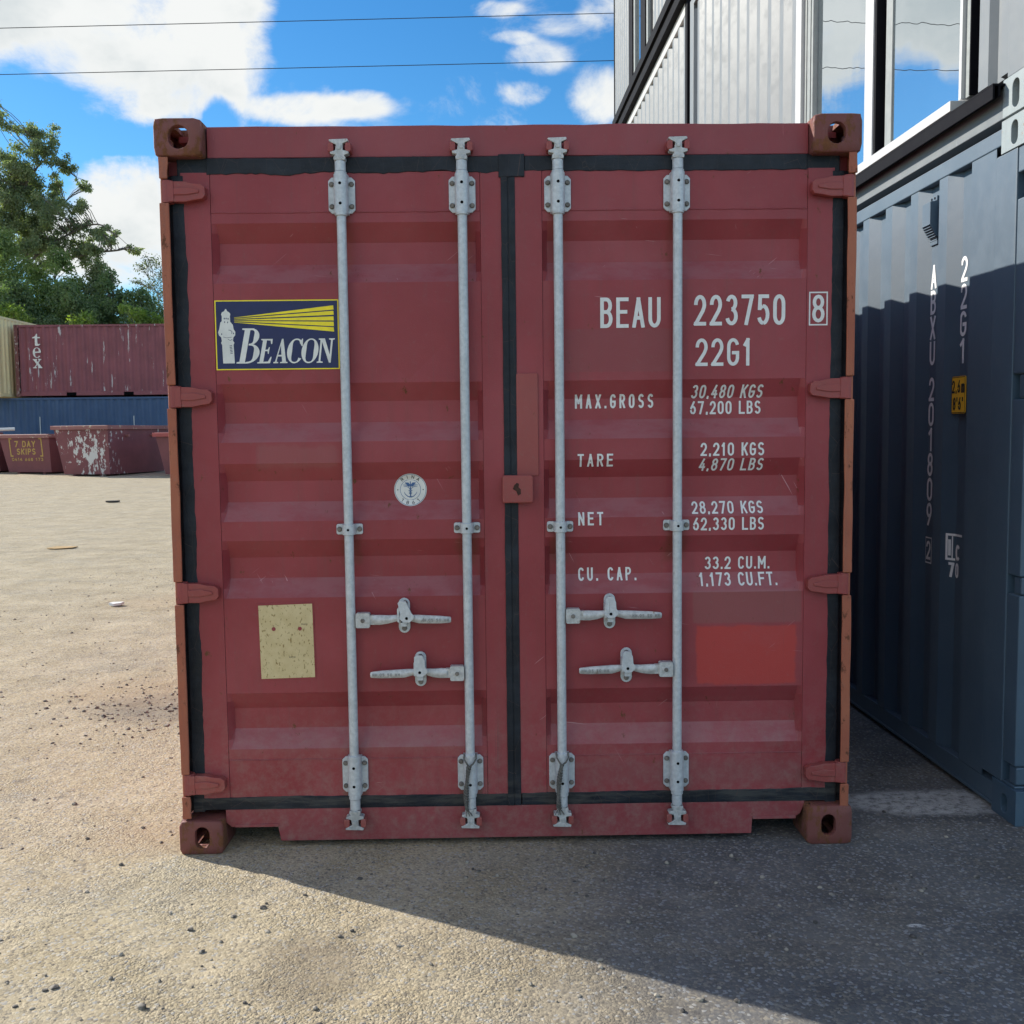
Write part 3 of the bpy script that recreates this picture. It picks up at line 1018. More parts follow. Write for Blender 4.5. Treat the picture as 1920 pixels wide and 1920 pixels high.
def panel_y(x, z):
    for a, b in PAN.values():
        if a <= x <= b:
            k = min(1.0, (x - a) / 0.018, (b - x) / 0.018)
            return 0.050 + recess(z) * max(0.0, k)
    return 0.048


def on_door(u, v, lift=0.0):
    return (u, panel_y(u, v) - 0.0016 - lift, v)


BANDS = sorted(v for t in REC for v in (t, t - 0.064, t - 0.139, t - 0.207))


def bead(z, x0, x1, parent_mb, seed):
    r_ = random.Random(seed)
    n = 40
    parent_mb.tube([(x0 + (x1 - x0) * i / n, 0.0495 + r_.uniform(-.0004, .0004), z + r_.uniform(-.0012, .0012)) for i in range(n + 1)], 0.0022, 6)


def make_door(side):
    a, b = PAN[side]
    x0, x1 = (0.074, 1.1905) if side == 'L' else (1.2335, 2.3600)
    zb, zt = 0.190, 2.420
    mb = MB()
    # stiles and rails of hollow section
    mb.box(x0, a - 0.0008, 0.048, 0.100, zb, zt)
    mb.box(b + 0.0008, x1, 0.048, 0.100, zb, zt)
    mb.box(a, b, 0.050, 0.100, 2.2825, zt)
    mb.box(a, b, 0.050, 0.100, zb, 0.3285)
    bead(2.2815, a + .002, b - .002, mb, 5 if side == 'L' else 8)
    bead(0.3300, a + .002, b - .002, mb, 6 if side == 'L' else 9)
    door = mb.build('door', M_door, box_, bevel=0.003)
    # pressed panel with five horizontal troughs
    zsv = {2.281, 0.3305}
    for t in REC:
        zsv |= {t, t - 0.064, t - 0.139, t - 0.207}
    zsv = sorted(zsv)
    fine = []
    for lo, hi in zip(zsv[:-1], zsv[1:]):
        k = max(1, int((hi - lo) / 0.03))
        fine += [lo + (hi - lo) * i / k for i in range(k)]
    fine.append(zsv[-1])
    xsv = [a, a + .009, a + 0.018] + [a + .018 + (b - a - .036) * i / 10 for i in range(1, 10)] + [b - 0.018, b - .009, b]
    r_ = random.Random(21 if side == 'L' else 22)
    vs = []
    for z in fine:
        for i, x in enumerate(xsv):
            j = r_.uniform(-0.0006, 0.0006) if 2 < i < len(xsv) - 3 else 0.0
            vs.append((x, 0.0502 + recess(z) * max(0.0, min(1.0, (x - a) / .018, (b - x) / .018)) + j, z))
    nx = len(xsv)
    mb = MB().add(vs, [(j * nx + i, j * nx + i + 1, (j + 1) * nx + i + 1, (j + 1) * nx + i) for j in range(len(fine) - 1) for i in range(nx - 1)])
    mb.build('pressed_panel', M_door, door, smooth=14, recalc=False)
    return door


door_l = make_door('L')
door_r = make_door('R')


# rubber seals with hand-painted, wandering edges
def wavy(p0, p1, wlo, whi, seed, n=60, amp=0.004, axis='x'):
    """outline of a strip along x or z whose two edges wander"""
    r_ = random.Random(seed)
    lo, hi, A, B = [], [], 0.0, 0.0
    for i in range(n + 1):
        A = A * .8 + r_.uniform(-amp, amp) * .45
        B = B * .8 + r_.uniform(-amp, amp) * .45
        t = p0 + (p1 - p0) * i / n
        lo.append((t, wlo + A))
        hi.append((t, whi + B * .35))
    pts = lo + hi[::-1]
    return pts if axis == 'x' else [(w, t) for t, w in pts]


def gasket(parent, strips):
    mb = MB()
    for poly, ya, yb in strips:
        mb.prism(poly, ya, yb)
    return mb.build('door_gasket', M_rubber, parent, bevel=0.002)


gasket(door_l, [
    (wavy(0.165, 1.190, 2.414, 2.4685, 1, amp=0.009), 0.0465, 0.075),
    (wavy(0.062, 0.1648, 2.395, 2.4685, 2, n=10, amp=0.006), 0.0520, 0.075),
    (wavy(0.140, 2.410, 0.0850, 0.0420, 3, n=120, amp=0.006, axis='z'), 0.0465, 0.078),
    ([(0.0245, 0.14), (0.0415, 0.14), (0.0415, 2.41), (0.0245, 2.41)], 0.060, 0.078),
    (wavy(0.075, 1.190, 0.192, 0.147, 4, amp=0.003), 0.0470, 0.078)])
gasket(door_r, [
    (wavy(1.271, 2.262, 2.4165, 2.4675, 5, amp=0.004), 0.0465, 0.075),
    (wavy(2.2622, 2.378, 2.400, 2.4675, 6, n=10, amp=0.006), 0.0520, 0.075),
    (wavy(0.140, 2.410, 2.353, 2.393, 7, n=120, amp=0.003, axis='z'), 0.0465, 0.078),
    ([(2.3938, 0.14), (2.4135, 0.14), (2.4135, 2.41), (2.3938, 2.41)], 0.060, 0.078),
    (wavy(1.240, 2.355, 0.194, 0.147, 8, amp=0.003), 0.0470, 0.078),
    (wavy(0.147, 2.412, 1.1885, 1.2105, 9, n=120, amp=0.0015, axis='z'), 0.0425, 0.075),
    ([(1.2085, 0.150), (1.2155, 0.150), (1.2155, 2.410), (1.2085, 2.410)], 0.0462, 0.074),
    (wavy(0.147, 2.412, 1.2135, 1.2368, 19, n=120, amp=0.0015, axis='z'), 0.0450, 0.075),
    (wavy(1.1805, 1.2708, 2.395, 2.474, 10, n=12, amp=0.004), 0.0415, 0.075)])

def hinge(z, side, parent):
    X = (lambda a: a) if side < 0 else (lambda a: CW - a)
    mb = MB()
    blade = [(0.052, z + 0.034), (0.098, z + 0.033), (0.128, z + 0.026), (0.152, z + 0.024), (0.166, z + 0.014), (0.167, z - 0.014),
             (0.158, z - 0.026), (0.128, z - 0.030), (0.098, z - 0.036), (0.052, z - 0.036)]
    mb.prism([(X(a), b) for a, b in blade], 0.014, 0.0455)
    rib = [(0.060, z + 0.010), (0.104, z + 0.013), (0.146, z + 0.004), (0.146, z - 0.006), (0.104, z - 0.013), (0.060, z - 0.013)]
    mb.prism([(X(a), b) for a, b in rib], 0.0095, 0.0135)
    mb.cyl((X(0.033), 0.032, z - 0.0385), (X(0.033), 0.032, z + 0.0385), 0.0225, n=18)
    xa, xb = sorted((X(0.033), X(0.060)))
    mb.box(xa, xb, 0.0105, 0.040, z - 0.036, z + 0.034)
    return mb.build('hinge', M_hinge, parent, bevel=0.0035)


for z in HZ_L: hinge(z, -1, door_l)
for z in HZ_R: hinge(z, 1, door_r)


# ---- lock rods and their fittings, built once at x = 0 and copied
def lock_rod():
    mb = MB()
    y = 0.0205
    mb.lathe([(0.0165, 0.345), (0.0165, 2.268)], (0, y), 20)
    for z0, z1, r in ((2.262, 2.278, 0.0215), (2.400, 2.412, 0.0215), (2.412, 2.448, 0.0190), (0.342, 0.352, 0.0215), (0.190, 0.206, 0.0215), (0.150, 0.190, 0.0185)):
        mb.lathe([(r - .002, z0), (r, z0 + .002), (r, z1 - .002), (r - .002, z1)], (0, y), 20)
    return mb.build('lock_rod', M_galv, door_l, smooth=35)


def lock_cam(up):
    s = 1 if up else -1
    z = 2.448 if up else 0.150
    pr = [(-0.019, 0.0), (-0.021, 0.008), (-0.015, 0.018), (-0.031, 0.021), (-0.033, 0.028), (-0.014, 0.033), (-0.011, 0.052), (-0.028, 0.060),
          (-0.036, 0.066), (-0.033, 0.070), (0.029, 0.072), (0.031, 0.064), (0.012, 0.056), (0.012, 0.034), (0.031, 0.030), (0.032, 0.022), (0.016, 0.017),
          (0.021, 0.008), (0.019, 0.0)]
    mb = MB()
    mb.prism([(a, z + s * b) for a, b in pr], 0.004, 0.036)
    mb.lathe([(0.0195, min(z, z + s * .012)), (0.0205, max(z, z + s * .012))], (0, 0.0205), 18)
    mb.prism(rrect(-0.0065, 0.0065, *sorted((z + s * 0.036, z + s * 0.052)), 0.003), 0.0005, 0.0036)
    return mb.build('locking_cam', M_galvdirty, door_l, bevel=0.0032)


def guide(zc, h):
    """bolted plate with a sleeve that carries the rod"""
    mb = MB()
    w, c = 0.0465, 0.012
    z0, z1 = zc - h / 2, zc + h / 2
    mb.prism([(-w + c, z0), (w - c, z0), (w, z0 + c), (w, z1 - c), (w - c, z1), (-w + c, z1), (-w, z1 - c), (-w, z0 + c)], 0.0395, 0.0478)
    n = 10
    prof = [(0.026, 0.0478), (0.0245, 0.030)] + [(0.0245 * math.cos(PI * i / n), 0.0225 - 0.0235 * math.sin(PI * i / n)) for i in range(n + 1)] + [(-0.0245, 0.030), (-0.026, 0.0478)]
    mb.prism(prof, z0 - 0.006, z1 + 0.006, 'z')
    for sx in (-1, 1):
        for sz in (-1, 1):
            cx, cz = sx * 0.0345, zc + sz * (h / 2 - 0.024)
            mb.cyl((cx, 0.0398, cz), (cx, 0.0310, cz), 0.0098, 0.0072, 10, 1)
    for sz in (-1, 1):
        mb.cyl((0.0, 0.003, zc + sz * 0.034), (0.0, -0.0016, zc + sz * 0.034), 0.0058, 0.0058, 10, 2)
    return mb.build('guide_bracket', [M_galv, M_bolt, M_hole], door_l, bevel=0.0025, smooth=30)


def clamp():
    mb = MB()
    zc = 1.170
    mb.prism(rrect(-0.047, 0.047, zc - 0.019, zc + 0.019, 0.007), 0.0415, 0.0478)
    n = 10
    prof = [(0.027, 0.0478), (0.0235, 0.034)] + [(0.0225 * math.cos(PI * i / n), 0.0215 - 0.0215 * math.sin(PI * i / n)) for i in range(n + 1)] + [(-0.0235, 0.034), (-0.027, 0.0478)]
    mb.prism(prof, zc - 0.0185, zc + 0.0185, 'z')
    for sx in (-1, 1):
        mb.cyl((sx * 0.036, 0.0418, zc), (sx * 0.036, 0.0335, zc), 0.0100, 0.0075, 10, 1)
    mb.cyl((0.0, 0.003, zc), (0.0, -0.0012, zc), 0.0048, 0.0048, 10, 2)
    return mb.build('rod_clamp', [M_galv, M_bolt, M_hole], door_l, bevel=0.002, smooth=30)


kit = [lock_rod(), lock_cam(True), lock_cam(False), guide(2.336, 0.124), guide(0.275, 0.132), clamp()]
first = True
for rx, d in zip(RODX, (door_l, door_l, door_r, door_r)):
    for o in kit:
        if first:
            o.location = (rx, 0, 0)
        else:
            link_copy(o, d, (rx, 0, 0))
    first = False


def handle(x_hub, x_tip, z, x_catch, parent):
    s = 1 if x_tip > x_hub else -1
    L = abs(x_tip - x_hub)
    mb = MB()
    X = lambda a: x_hub + s * a
    # hub block clasping the rod
    mb.prism(rrect(*sorted((X(-0.024), X(0.026))), z - 0.027, z + 0.026, 0.006), 0.002, 0.032)
    mb.cyl((X(0.001), 0.0025, z - 0.001), (X(0.001), -0.0045, z - 0.001), 0.0078, 0.0068, 12, 1)
    mb.prism(rrect(*sorted((X(0.022), X(0.042))), z - 0.016, z + 0.017, 0.003), 0.007, 0.027)
    # forged bar, joggled at the catch, flat grip at the end
    st = [(0.036, 0.000, 0.017, 0.012), (0.060, 0.000, 0.0175, 0.011), (0.088, 0.001, 0.015, 0.010), (x_catch_rel(x_hub, x_catch, s) - .02, 0.006, 0.011, 0.009),
          (x_catch_rel(x_hub, x_catch, s) + .02, 0.006, 0.0105, 0.009), (x_catch_rel(x_hub, x_catch, s) + .055, 0.001, 0.015, 0.010),
          (L - 0.04, -0.002, 0.0135, 0.009), (L - .004, -0.003, 0.0105, 0.008), (L, -0.003, 0.008, 0.006)]
    vs = []
    for a, dz, hw, hd in st:
        yc = 0.014
        c = 0.35
        for u, v in ((-1, -c), (-c, -1), (c, -1), (1, -c), (1, c), (c, 1), (-c, 1), (-1, c)):
            vs.append((X(a), yc + v * hd, z + dz + u * hw))
    k = len(st)
    fs = [(i * 8 + j, i * 8 + (j + 1) % 8, (i + 1) * 8 + (j + 1) % 8, (i + 1) * 8 + j) for i in range(k - 1) for j in range(8)]
    fs += [tuple(range(7, -1, -1)), tuple((k - 1) * 8 + j for j in range(8))]
    mb.add(vs, fs)
    # raised foundry characters on the grip
    g0, g1 = sorted((X(L - 0.106), X(L - 0.008)))
    letters(mb, 'HH.05 50 HH', g0, g1, z - 0.0075, z + 0.0035, lambda u, v, l=0.0: (u, 0.0042 - l, v), gap=.45, sw=.20, mi=2)
    return mb.build('door_handle', [M_galvdirty, M_bolt, M_emboss], parent, smooth=40)


def x_catch_rel(xh, xc, s):
    return abs(xc - xh)


def catch(x, z, lean, parent):
    """bolted hasp that holds the handle down, with its swinging tongue"""
    mb = MB()
    mb.prism(pill(x, z, 0.041, 0.127), 0.041, 0.0478)
    mb.cyl((x + lean * .004, 0.0412, z + 0.046), (x + lean * .004, 0.030, z + 0.046), 0.0098, 0.008, 10, 1)
    mb.cyl((x, 0.0412, z - 0.047), (x, 0.033, z - 0.047), 0.0098, 0.008, 10, 1)
    t = [(-0.019, 0.052), (-0.010, 0.060), (0.010, 0.058), (0.018, 0.040), (0.020, 0.014), (0.028, 0.006), (0.026, -0.006), (0.012, -0.018), (-0.010, -0.018), (-0.024, -0.004), (-0.020, 0.012)]
    mb.prism([(x + a + lean * .010 * (1 if b < .02 else 0), z + b) for a, b in t], -0.006, 0.0015)
    mb.box(x - 0.015, x + 0.015, 0.0016, 0.0408, z + 0.028, z + 0.036)
    mb.prism([(x - 0.022, z + 0.030), (x - 0.014, z + 0.034), (x - 0.014, z - 0.020), (x - 0.022, z - 0.016)], 0.000, 0.0406)
    mb.prism([(x - 0.012, z - 0.020), (x + 0.012, z - 0.020), (x + 0.010, z - 0.034), (x - 0.010, z - 0.034)], 0.004, 0.0406)
    mb.cyl((x + lean * .012, -0.0058, z - 0.003), (x + lean * .012, -0.0074, z - 0.003), 0.0055, 0.0055, 10, 2)
    return mb.build('handle_catch', [M_galv, M_bolt, M_hole], parent, bevel=0.0022)


for xh, xt, z, xc, d, ln in ((0.677, 0.992, 0.846, 0.823, door_l, 1), (1.012, 0.700, 0.650, 0.878, door_l, 0),
                             (1.427, 1.746, 0.852, 1.562, door_r, 0), (1.762, 1.449, 0.654, 1.622, door_r, 0)):
    handle(xh, xt, z, xc, d)
    catch(xc, z + 0.010, ln, d)

# cover plate over the meeting of the doors and the padlock plate below it
MB().prism(rrect(1.2345, 1.3115, 1.352, 1.716, 0.006), 0.0425, 0.0475).build('cover_plate', M_hinge, door_r, bevel=0.002)
lp = MB().prism(rrect(1.181, 1.290, 1.258, 1.356, 0.008), 0.012, 0.0420).build('padlock_plate', M_hinge, door_r, bevel=0.004)
mb = MB().prism([(1.222, 1.320), (1.232, 1.330), (1.240, 1.326), (1.238, 1.314), (1.246, 1.306), (1.246, 1.290), (1.236, 1.284), (1.230, 1.300), (1.218, 1.308)], 0.0110, 0.0145)
mb.build('rusted_hole', plain('rusted_hole', (0.05, 0.022, 0.015), 0.9, 0, 0.5, 60), door_r)

# ---- writing on the right door
for s_, x0, x1, z0, z1, gap in (
        ('BEAU', 1.534, 1.748, 1.872, 1.978, .30), ('223750', 1.866, 2.190, 1.877, 1.984, .30), ('22G1', 1.872, 2.071, 1.735, 1.832, .30),
        ('MAX.GROSS', 1.445, 1.727, 1.590, 1.640, .62), ('30,480 KGS', 1.861, 2.117, 1.622, 1.669, .30), ('67,200 LBS', 1.859, 2.114, 1.565, 1.612, .30),
        ('TARE', 1.451, 1.578, 1.382, 1.428, .55), ('2,210 KGS', 1.891, 2.119, 1.416, 1.463, .30), ('4,870 LBS', 1.887, 2.117, 1.362, 1.407, .30),
        ('NET', 1.452, 1.542, 1.172, 1.219, .55), ('28,270 KGS', 1.862, 2.119, 1.208, 1.252, .30), ('62,330 LBS', 1.864, 2.120, 1.149, 1.195, .30),
        ('CU. CAP.', 1.453, 1.664, 0.968, 1.015, .55), ('33.2 CU.M.', 1.914, 2.151, 1.003, 1.049, .30), ('1,173 CU.FT.', 1.891, 2.175, 0.945, 0.991, .30)):
    for wi in range(len(s_.split(' '))):
        mb = MB()
        letters(mb, s_, x0, x1, z0, z1, on_door, gap=gap, sw=.122 if z1 - z0 > 0.08 else .145, shear=0.10 if s_ in ('30,480 KGS', '4,870 LBS') else 0.0,
                bands=BANDS, only=wi)
        mb.build('lettering', M_white, door_r, recalc=False)
mb = MB()
on_stile = lambda u, v, l=0.0: (u, 0.0468 - l, v)
letters(mb, '8', 2.285, 2.329, 1.884, 1.981, on_stile, sw=.125)
ribbon(mb, [(2.276, 1.876), (2.338, 1.876), (2.338, 1.989), (2.276, 1.989)], 0.0024, on_stile, 0, True)
mb.build('lettering', M_white, door_r, recalc=False)

# ---- the lighthouse sign on the left door
SX0, SX1, SZ0, SZ1 = 0.178, 0.612, 1.738, 1.981


def sg(zx, zy, l=0.0):
    """sign drawing units (right, down) to the door"""
    return (SX0 + (zx - 88) / 822 * (SX1 - SX0), 0.0470 - l, SZ1 - (zy - 152) / 466 * (SZ1 - SZ0))


def ring_arc(mb, cx, cy, rx, ry, a0, a1, thin, thickk, shear, base, mi, n=28, lift=.0006):
    """an arc of a letter bowl, heavy at the sides"""
    vs = []
    for i in range(n + 1):
        a = R(a0 + (a1 - a0) * i / n)
        w = thin + (thickk - thin) * abs(math.cos(a)) ** 1.4
        for k in (0.0, 1.0):
            px = cx + (rx - w * k) * math.cos(a)
            py = cy - (ry - min(w, thin) * k) * math.sin(a)
            vs.append(sg(px + shear * (base - py), py, lift))
    mb.add(vs, [(2 * i, 2 * i + 1, 2 * i + 3, 2 * i + 2) for i in range(n)], mi)


def spoly(mb, pts, mi, lift=.0006, shear=0.0, base=0.0):
    mb.add([sg(x + shear * (base - y), y, lift) for x, y in pts], [tuple(range(len(pts)))], mi)


mb = MB()
mb.box(SX0, SX1, 0.0475, 0.0492, SZ0, SZ1, 1)                           # yellow sheet edge
mb.box(SX0 + .004, SX1 - .004, 0.0471, 0.04745, SZ0 + .004, SZ1 - .004, 0)   # blue field
light = [(160, 210), (152, 225), (140, 231), (134, 245), (138, 258), (137, 290), (128, 300), (120, 345), (113, 365), (118, 386), (131, 400), (134, 424), (128, 436),
         (135, 450), (138, 573), (208, 573), (204, 450), (209, 435), (201, 422), (204, 400), (215, 386), (217, 362), (207, 345), (203, 315), (188, 295), (187, 258), (190, 243), (183, 232), (172, 225), (165, 210)]
light = [(172 + (x - 172) * 1.10, y) for x, y in light]
spoly(mb, light, 2)
for a, b, w in ((148, 268, 6), (160, 268, 6), (173, 270, 6), (150, 292, 5), (170, 294, 5), (128, 372, 5), (206, 368, 6)):
    spoly(mb, [(a, b), (a + w, b), (a + w, b + 10), (a, b + 10)], 0, .0011)
for k in range(6):
    spoly(mb, [(180 + k, 455 + 10 * k), (196 + k, 452 + 10 * k), (196 + k, 456 + 10 * k), (180 + k, 459 + 10 * k)], 0, .0011)
ribbon(mb, [(176, 350), (190, 352), (200, 362), (196, 375)], 1.6, lambda u, v, l=0: sg(u, v, .0011 + l), 0, maxlen=40)
ribbon(mb, [(170, 410), (186, 420), (200, 412)], 1.4, lambda u, v, l=0: sg(u, v, .0011 + l), 0, maxlen=40)
ribbon(mb, [(140, 396), (160, 402), (196, 398)], 1.2, lambda u, v, l=0: sg(u, v, .0011 + l), 0, maxlen=40)
for (y0, y1), yl in zip(((192, 220), (228, 255), (265, 293), (301, 331), (338, 367)), (268, 276, 284, 291, 299)):
    spoly(mb, [(216, yl - 1), (876, y0), (878, y1), (216, yl + 1)], 1)
SH, BASE = 0.20, 575
# B
spoly(mb, [(222, 575), (222, 566), (240, 562), (240, 352), (222, 349), (222, 340), (300, 340), (300, 349), (277, 353), (277, 566), (300, 566), (300, 575)], 2, shear=SH, base=BASE)
ring_arc(mb, 282, 397, 62, 57, 90, -90, 11, 36, SH, BASE, 2, lift=.0009)
ring_arc(mb, 286, 509, 78, 66, 90, -90, 11, 40, SH, BASE, 2, lift=.0012)
# E
spoly(mb, [(360, 575), (360, 568), (373, 565), (373, 422), (360, 419), (360, 412), (436, 412), (438, 446), (431, 446), (424, 423), (399, 421), (399, 484), (416, 483),
           (420, 467), (426, 467), (426, 512), (420, 512), (416, 494), (399, 493), (399, 565), (430, 563), (442, 532), (449, 532), (446, 575)], 2, shear=SH, base=BASE)
# A
spoly(mb, [(468, 575), (468, 568), (478, 565), (520, 412), (530, 412), (552, 565), (562, 568), (562, 575), (512, 575), (512, 568), (526, 565), (522, 530), (496, 530),
           (489, 565), (500, 568), (500, 575)], 2, shear=.06, base=BASE)
spoly(mb, [(499, 519), (520, 519), (514, 455)], 0, .0010, shear=.06, base=BASE)
# C
ring_arc(mb, 606, 494, 56, 83, 42, 322, 9, 33, SH * .75, BASE, 2)
spoly(mb, [(640, 412), (646, 412), (650, 462), (643, 462), (628, 440)], 2, .0009, shear=SH * .75, base=BASE)
# O
ring_arc(mb, 702, 494, 56, 83, 0, 360, 9, 31, SH * .75, BASE, 2, n=40)
# N
spoly(mb, [(756, 575), (756, 568), (768, 564), (768, 424), (756, 419), (756, 412), (796, 412), (838, 520), (838, 423), (824, 419), (824, 412), (862, 412), (862, 419),
           (850, 423), (850, 575), (838, 575), (780, 436), (780, 564), (796, 568), (796, 575)], 2, shear=SH * .6, base=BASE)
mb.build('company_sign', [M_signblue, M_yellow, M_signwhite], door_l, recalc=False)

# ---- round classification seal, following the pressed panel
mb = MB()
RC, RZ, RR = 0.850, 1.306, 0.0585


def disc(mb, r, mi, lift, r_in=0.0):
    n, k = 48, 10
    vs = []
    for i in range(k + 1):
        q = r_in + (r - r_in) * i / k
        for j in range(n):
            a = 2 * PI * j / n
            vs.append(on_door(RC + q * math.cos(a), RZ + q * math.sin(a), lift))
    mb.add(vs, [(i * n + j, i * n + (j + 1) % n, (i + 1) * n + (j + 1) % n, (i + 1) * n + j) for i in range(k) for j in range(n)], mi)


disc(mb, RR, 0, 0.0002)
disc(mb, RR - .0020, 1, 0.0006, RR - .0034)
disc(mb, RR * .64, 1, 0.0006, RR * .615)
for word, ang0, stp, flip in (('RINA', 128, -25, 1), ('1861', 232, 25, -1)):
    for i, c in enumerate(word):
        a = R(ang0 + stp * i)
        px, pz = RC + RR * .80 * math.cos(a), RZ + RR * .80 * math.sin(a)
        tilt = a - PI / 2 if flip > 0 else a + PI / 2
        letters(mb, c, -0.0048, 0.0048, -0.0062, 0.0062,
                lambda u, v, l=0.0, px=px, pz=pz, t=tilt: on_door(px + u * math.cos(t) - v * math.sin(t), pz + u * math.sin(t) + v * math.cos(t), .0008 + l), sw=.15, mi=2)
for dx_ in (-1, 1):
    spot_ = [(RC + dx_ * RR * .78 + .0022 * math.cos(q * PI / 4), RZ + .0022 * math.sin(q * PI / 4)) for q in range(8)]
    mb.add([on_door(a, b, .0008) for a, b in spot_], [tuple(range(8))], 2)
em = lambda u, v, l=0.0: on_door(RC + u, RZ + v, .0008 + l)
ribbon(mb, [(0, .030), (0, -.028)], [.0016, .0022], em, 1)
for sx in (-1, 1):
    ribbon(mb, [(sx * .002, .014), (sx * .010, .022), (sx * .019, .025)], [.0035, .0045, .0012], em, 1, lift=.0003)
    ribbon(mb, [(sx * .004, .011), (sx * .014, .017), (sx * .027, .017)], [.0012, .0014, .0006], em, 1, lift=.0004)
    ribbon(mb, [(sx * .006, .008), (sx * .015, .012), (sx * .025, .011)], [.0008, .0010, .0005], em, 1, lift=.0005)
    ribbon(mb, [(0, -.026), (sx * .010, -.024), (sx * .019, -.016), (sx * .023, -.008)], [.0018, .0014, .0012, .0005], em, 1, lift=.0006)
    ribbon(mb, [(sx * .007, .008), (sx * .002, .003), (sx * -.006, -.003), (sx * .005, -.012), (sx * -.002, -.020)], .0009, em, 1, lift=.0007 + sx * .0001)
ribbon(mb, [(-.0055, -.026), (.0055, -.026)], .0020, em, 1, lift=.0011)
mb.build('seal_decal', [M_signwhite, M_navy, M_black], door_l, recalc=False)

# ---- bleached document plate with its two rivet holes
mb = MB()
mb.prism([(0.299, 0.897), (0.492, 0.902), (0.496, 0.634), (0.303, 0.630)], 0.0462, 0.0496)
mb.prism([(0.294, 0.904), (0.497, 0.907), (0.500, 0.628), (0.298, 0.624)], 0.0482, 0.0497, mi=1)
for cx in (0.352, 0.446):
    mb.cyl((cx, 0.0465, 0.812), (cx, 0.0446, 0.812), 0.0072, 0.0072, 12, 1)
for xx, zz, wd in ((0.452, 0.826, 'MAXI'), (0.405, 0.706, 'SCTM')):
    letters(mb, wd, xx, xx + 0.022, zz, zz + 0.005, lambda u, v, l=0.0: (u, 0.0456 - l, v), gap=.4, sw=.2, mi=2)
mb.build('document_plate', [M_cream, M_door, M_black], door_l)


# ---- twisted seal wires left hanging on two of the rods
def wire(x, lab, seed):
    r_ = random.Random(seed)
    mb = MB()
    top_ = 0.352
    for s in (-1, 1):
        mb.tube([(x + s * 0.021, 0.014, top_), (x + s * 0.022, -0.004, top_ - 0.012), (x + s * 0.012, -0.010, top_ - 0.028), (x - 0.004, -0.012, top_ - 0.040)], 0.0032, 6)
    n = 60
    for ph in (0, PI * .66, PI * 1.33):
        pts = []
        for i in range(n + 1):
            t = i / n
            zz = top_ - 0.038 - 0.165 * t
            yy = -0.012 + 0.012 * t
            w = 0.0052 + 0.0020 * math.sin(9 * t + seed)
            pts.append((x - 0.004 - 0.012 * math.sin(2.2 * t) + w * math.cos(ph + 34 * t), yy + w * math.sin(ph + 34 * t), zz))
        mb.tube(pts, 0.0036, 6)
    for k in range(6):
        a = r_.uniform(0, 6.28)
        mb.tube([(x - 0.014, 0.0, 0.150), (x - 0.014 + .010 * math.cos(a), .006 * math.sin(a), 0.142), (x - 0.014 + .020 * math.cos(a), .008 * math.sin(a), 0.128)], 0.0016, 5)
    o = mb.build('hanging_wire', M_rope, None, smooth=60)
    return label(o, lab, 'wire', 'twisted wires left on the lock rods')


wire(1.053, 'frayed twisted wire hanging at the foot of the left door\'s inner lock rod', 2)
wire(1.386, 'frayed twisted wire hanging at the foot of the right door\'s inner lock rod', 5)

# ------------------------------------------------------------------ the stack of grey boxes on the right
M_slate = paint('slate_paint', (0.036, 0.074, 0.116), (0.050, 0.092, 0.134), 0.52, rust=0.0, streak=0.16, dirt=(0.25, 0.26, 0.25), bumpy=0.10, spec=0.9, grime=0.06, sheen=0.12)
M_slatecast = paint('slate_casting', (0.26, 0.30, 0.31), (0.34, 0.37, 0.36), 0.55, rust=0.22, streak=0.3, bumpy=0.3, rustcol=(0.38, 0.19, 0.08))
M_slatelow = paint('slate_casting_dark', (0.046, 0.088, 0.132), (0.065, 0.110, 0.155), 0.5, rust=0.04, streak=0.3, bumpy=0.25, rustcol=(0.30, 0.15, 0.07))
M_pale = paint('pale_grey_paint', (0.158, 0.174, 0.184), (0.180, 0.195, 0.204), 0.48, rust=0.0, streak=0.12, dirt=(0.3, 0.3, 0.29), bumpy=0.08, grime=0.06)
M_alu = plain('white_window_frame', (0.52, 0.52, 0.51), 0.35, 0, 0.04, 20, 0.03)
M_aludull = plain('grey_window_frame', (0.27, 0.29, 0.28), 0.4, 0, 0.08, 20, 0.05)
M_flash = plain('dark_flashing', (0.006, 0.006, 0.009), 0.7, 0, 0.25, 14, 0.1, 0.1)
M_yplate = plain('yellow_plate', (0.90, 0.50, 0.03), 0.45, 0, 0.08, 20, 0.03)
M_lgrey = plain('grey_white_lettering', (0.84, 0.84, 0.84), 0.5, 0, 0.05, 30, 0.02)


def glass_material():
    m, N = mat('window_glass')
    p = N.pos()
    # float glass with a faint pillow so that reflections waver
    h = N.noise(N.scaled(p, (1, 1, 0.5)), 2.6, 2, 0.5)
    nrm = N.bump(h, 0.20, 0.010)
    gl = N.n('ShaderNodeBsdfGlossy')
    gl.inputs['Color'].default_value = (0.88, 0.93, 0.95, 1)
    gl.inputs['Roughness'].default_value = 0.004
    N.put(gl.inputs['Normal'], nrm)
    df = N.n('ShaderNodeBsdfDiffuse')
    df.inputs['Color'].default_value = (0.05, 0.06, 0.065, 1)
    lw = N.n('ShaderNodeLayerWeight')
    lw.inputs['Blend'].default_value = 0.62
    f = N.math('ADD', N.math('MULTIPLY', lw.outputs['Fresnel'], 0.40), 0.62, clamp=True)
    ms = N.n('ShaderNodeMixShader')
    N.put(ms.inputs[0], f)
    N.put(ms.inputs[1], df.outputs[0])
    N.put(ms.inputs[2], gl.outputs[0])
    N.out(ms.outputs[0])
    return m


M_glass = glass_material()
P0 = (3.103, 0.310, 0.0)
RZ0 = R(1.2512)
DEP = 2.44


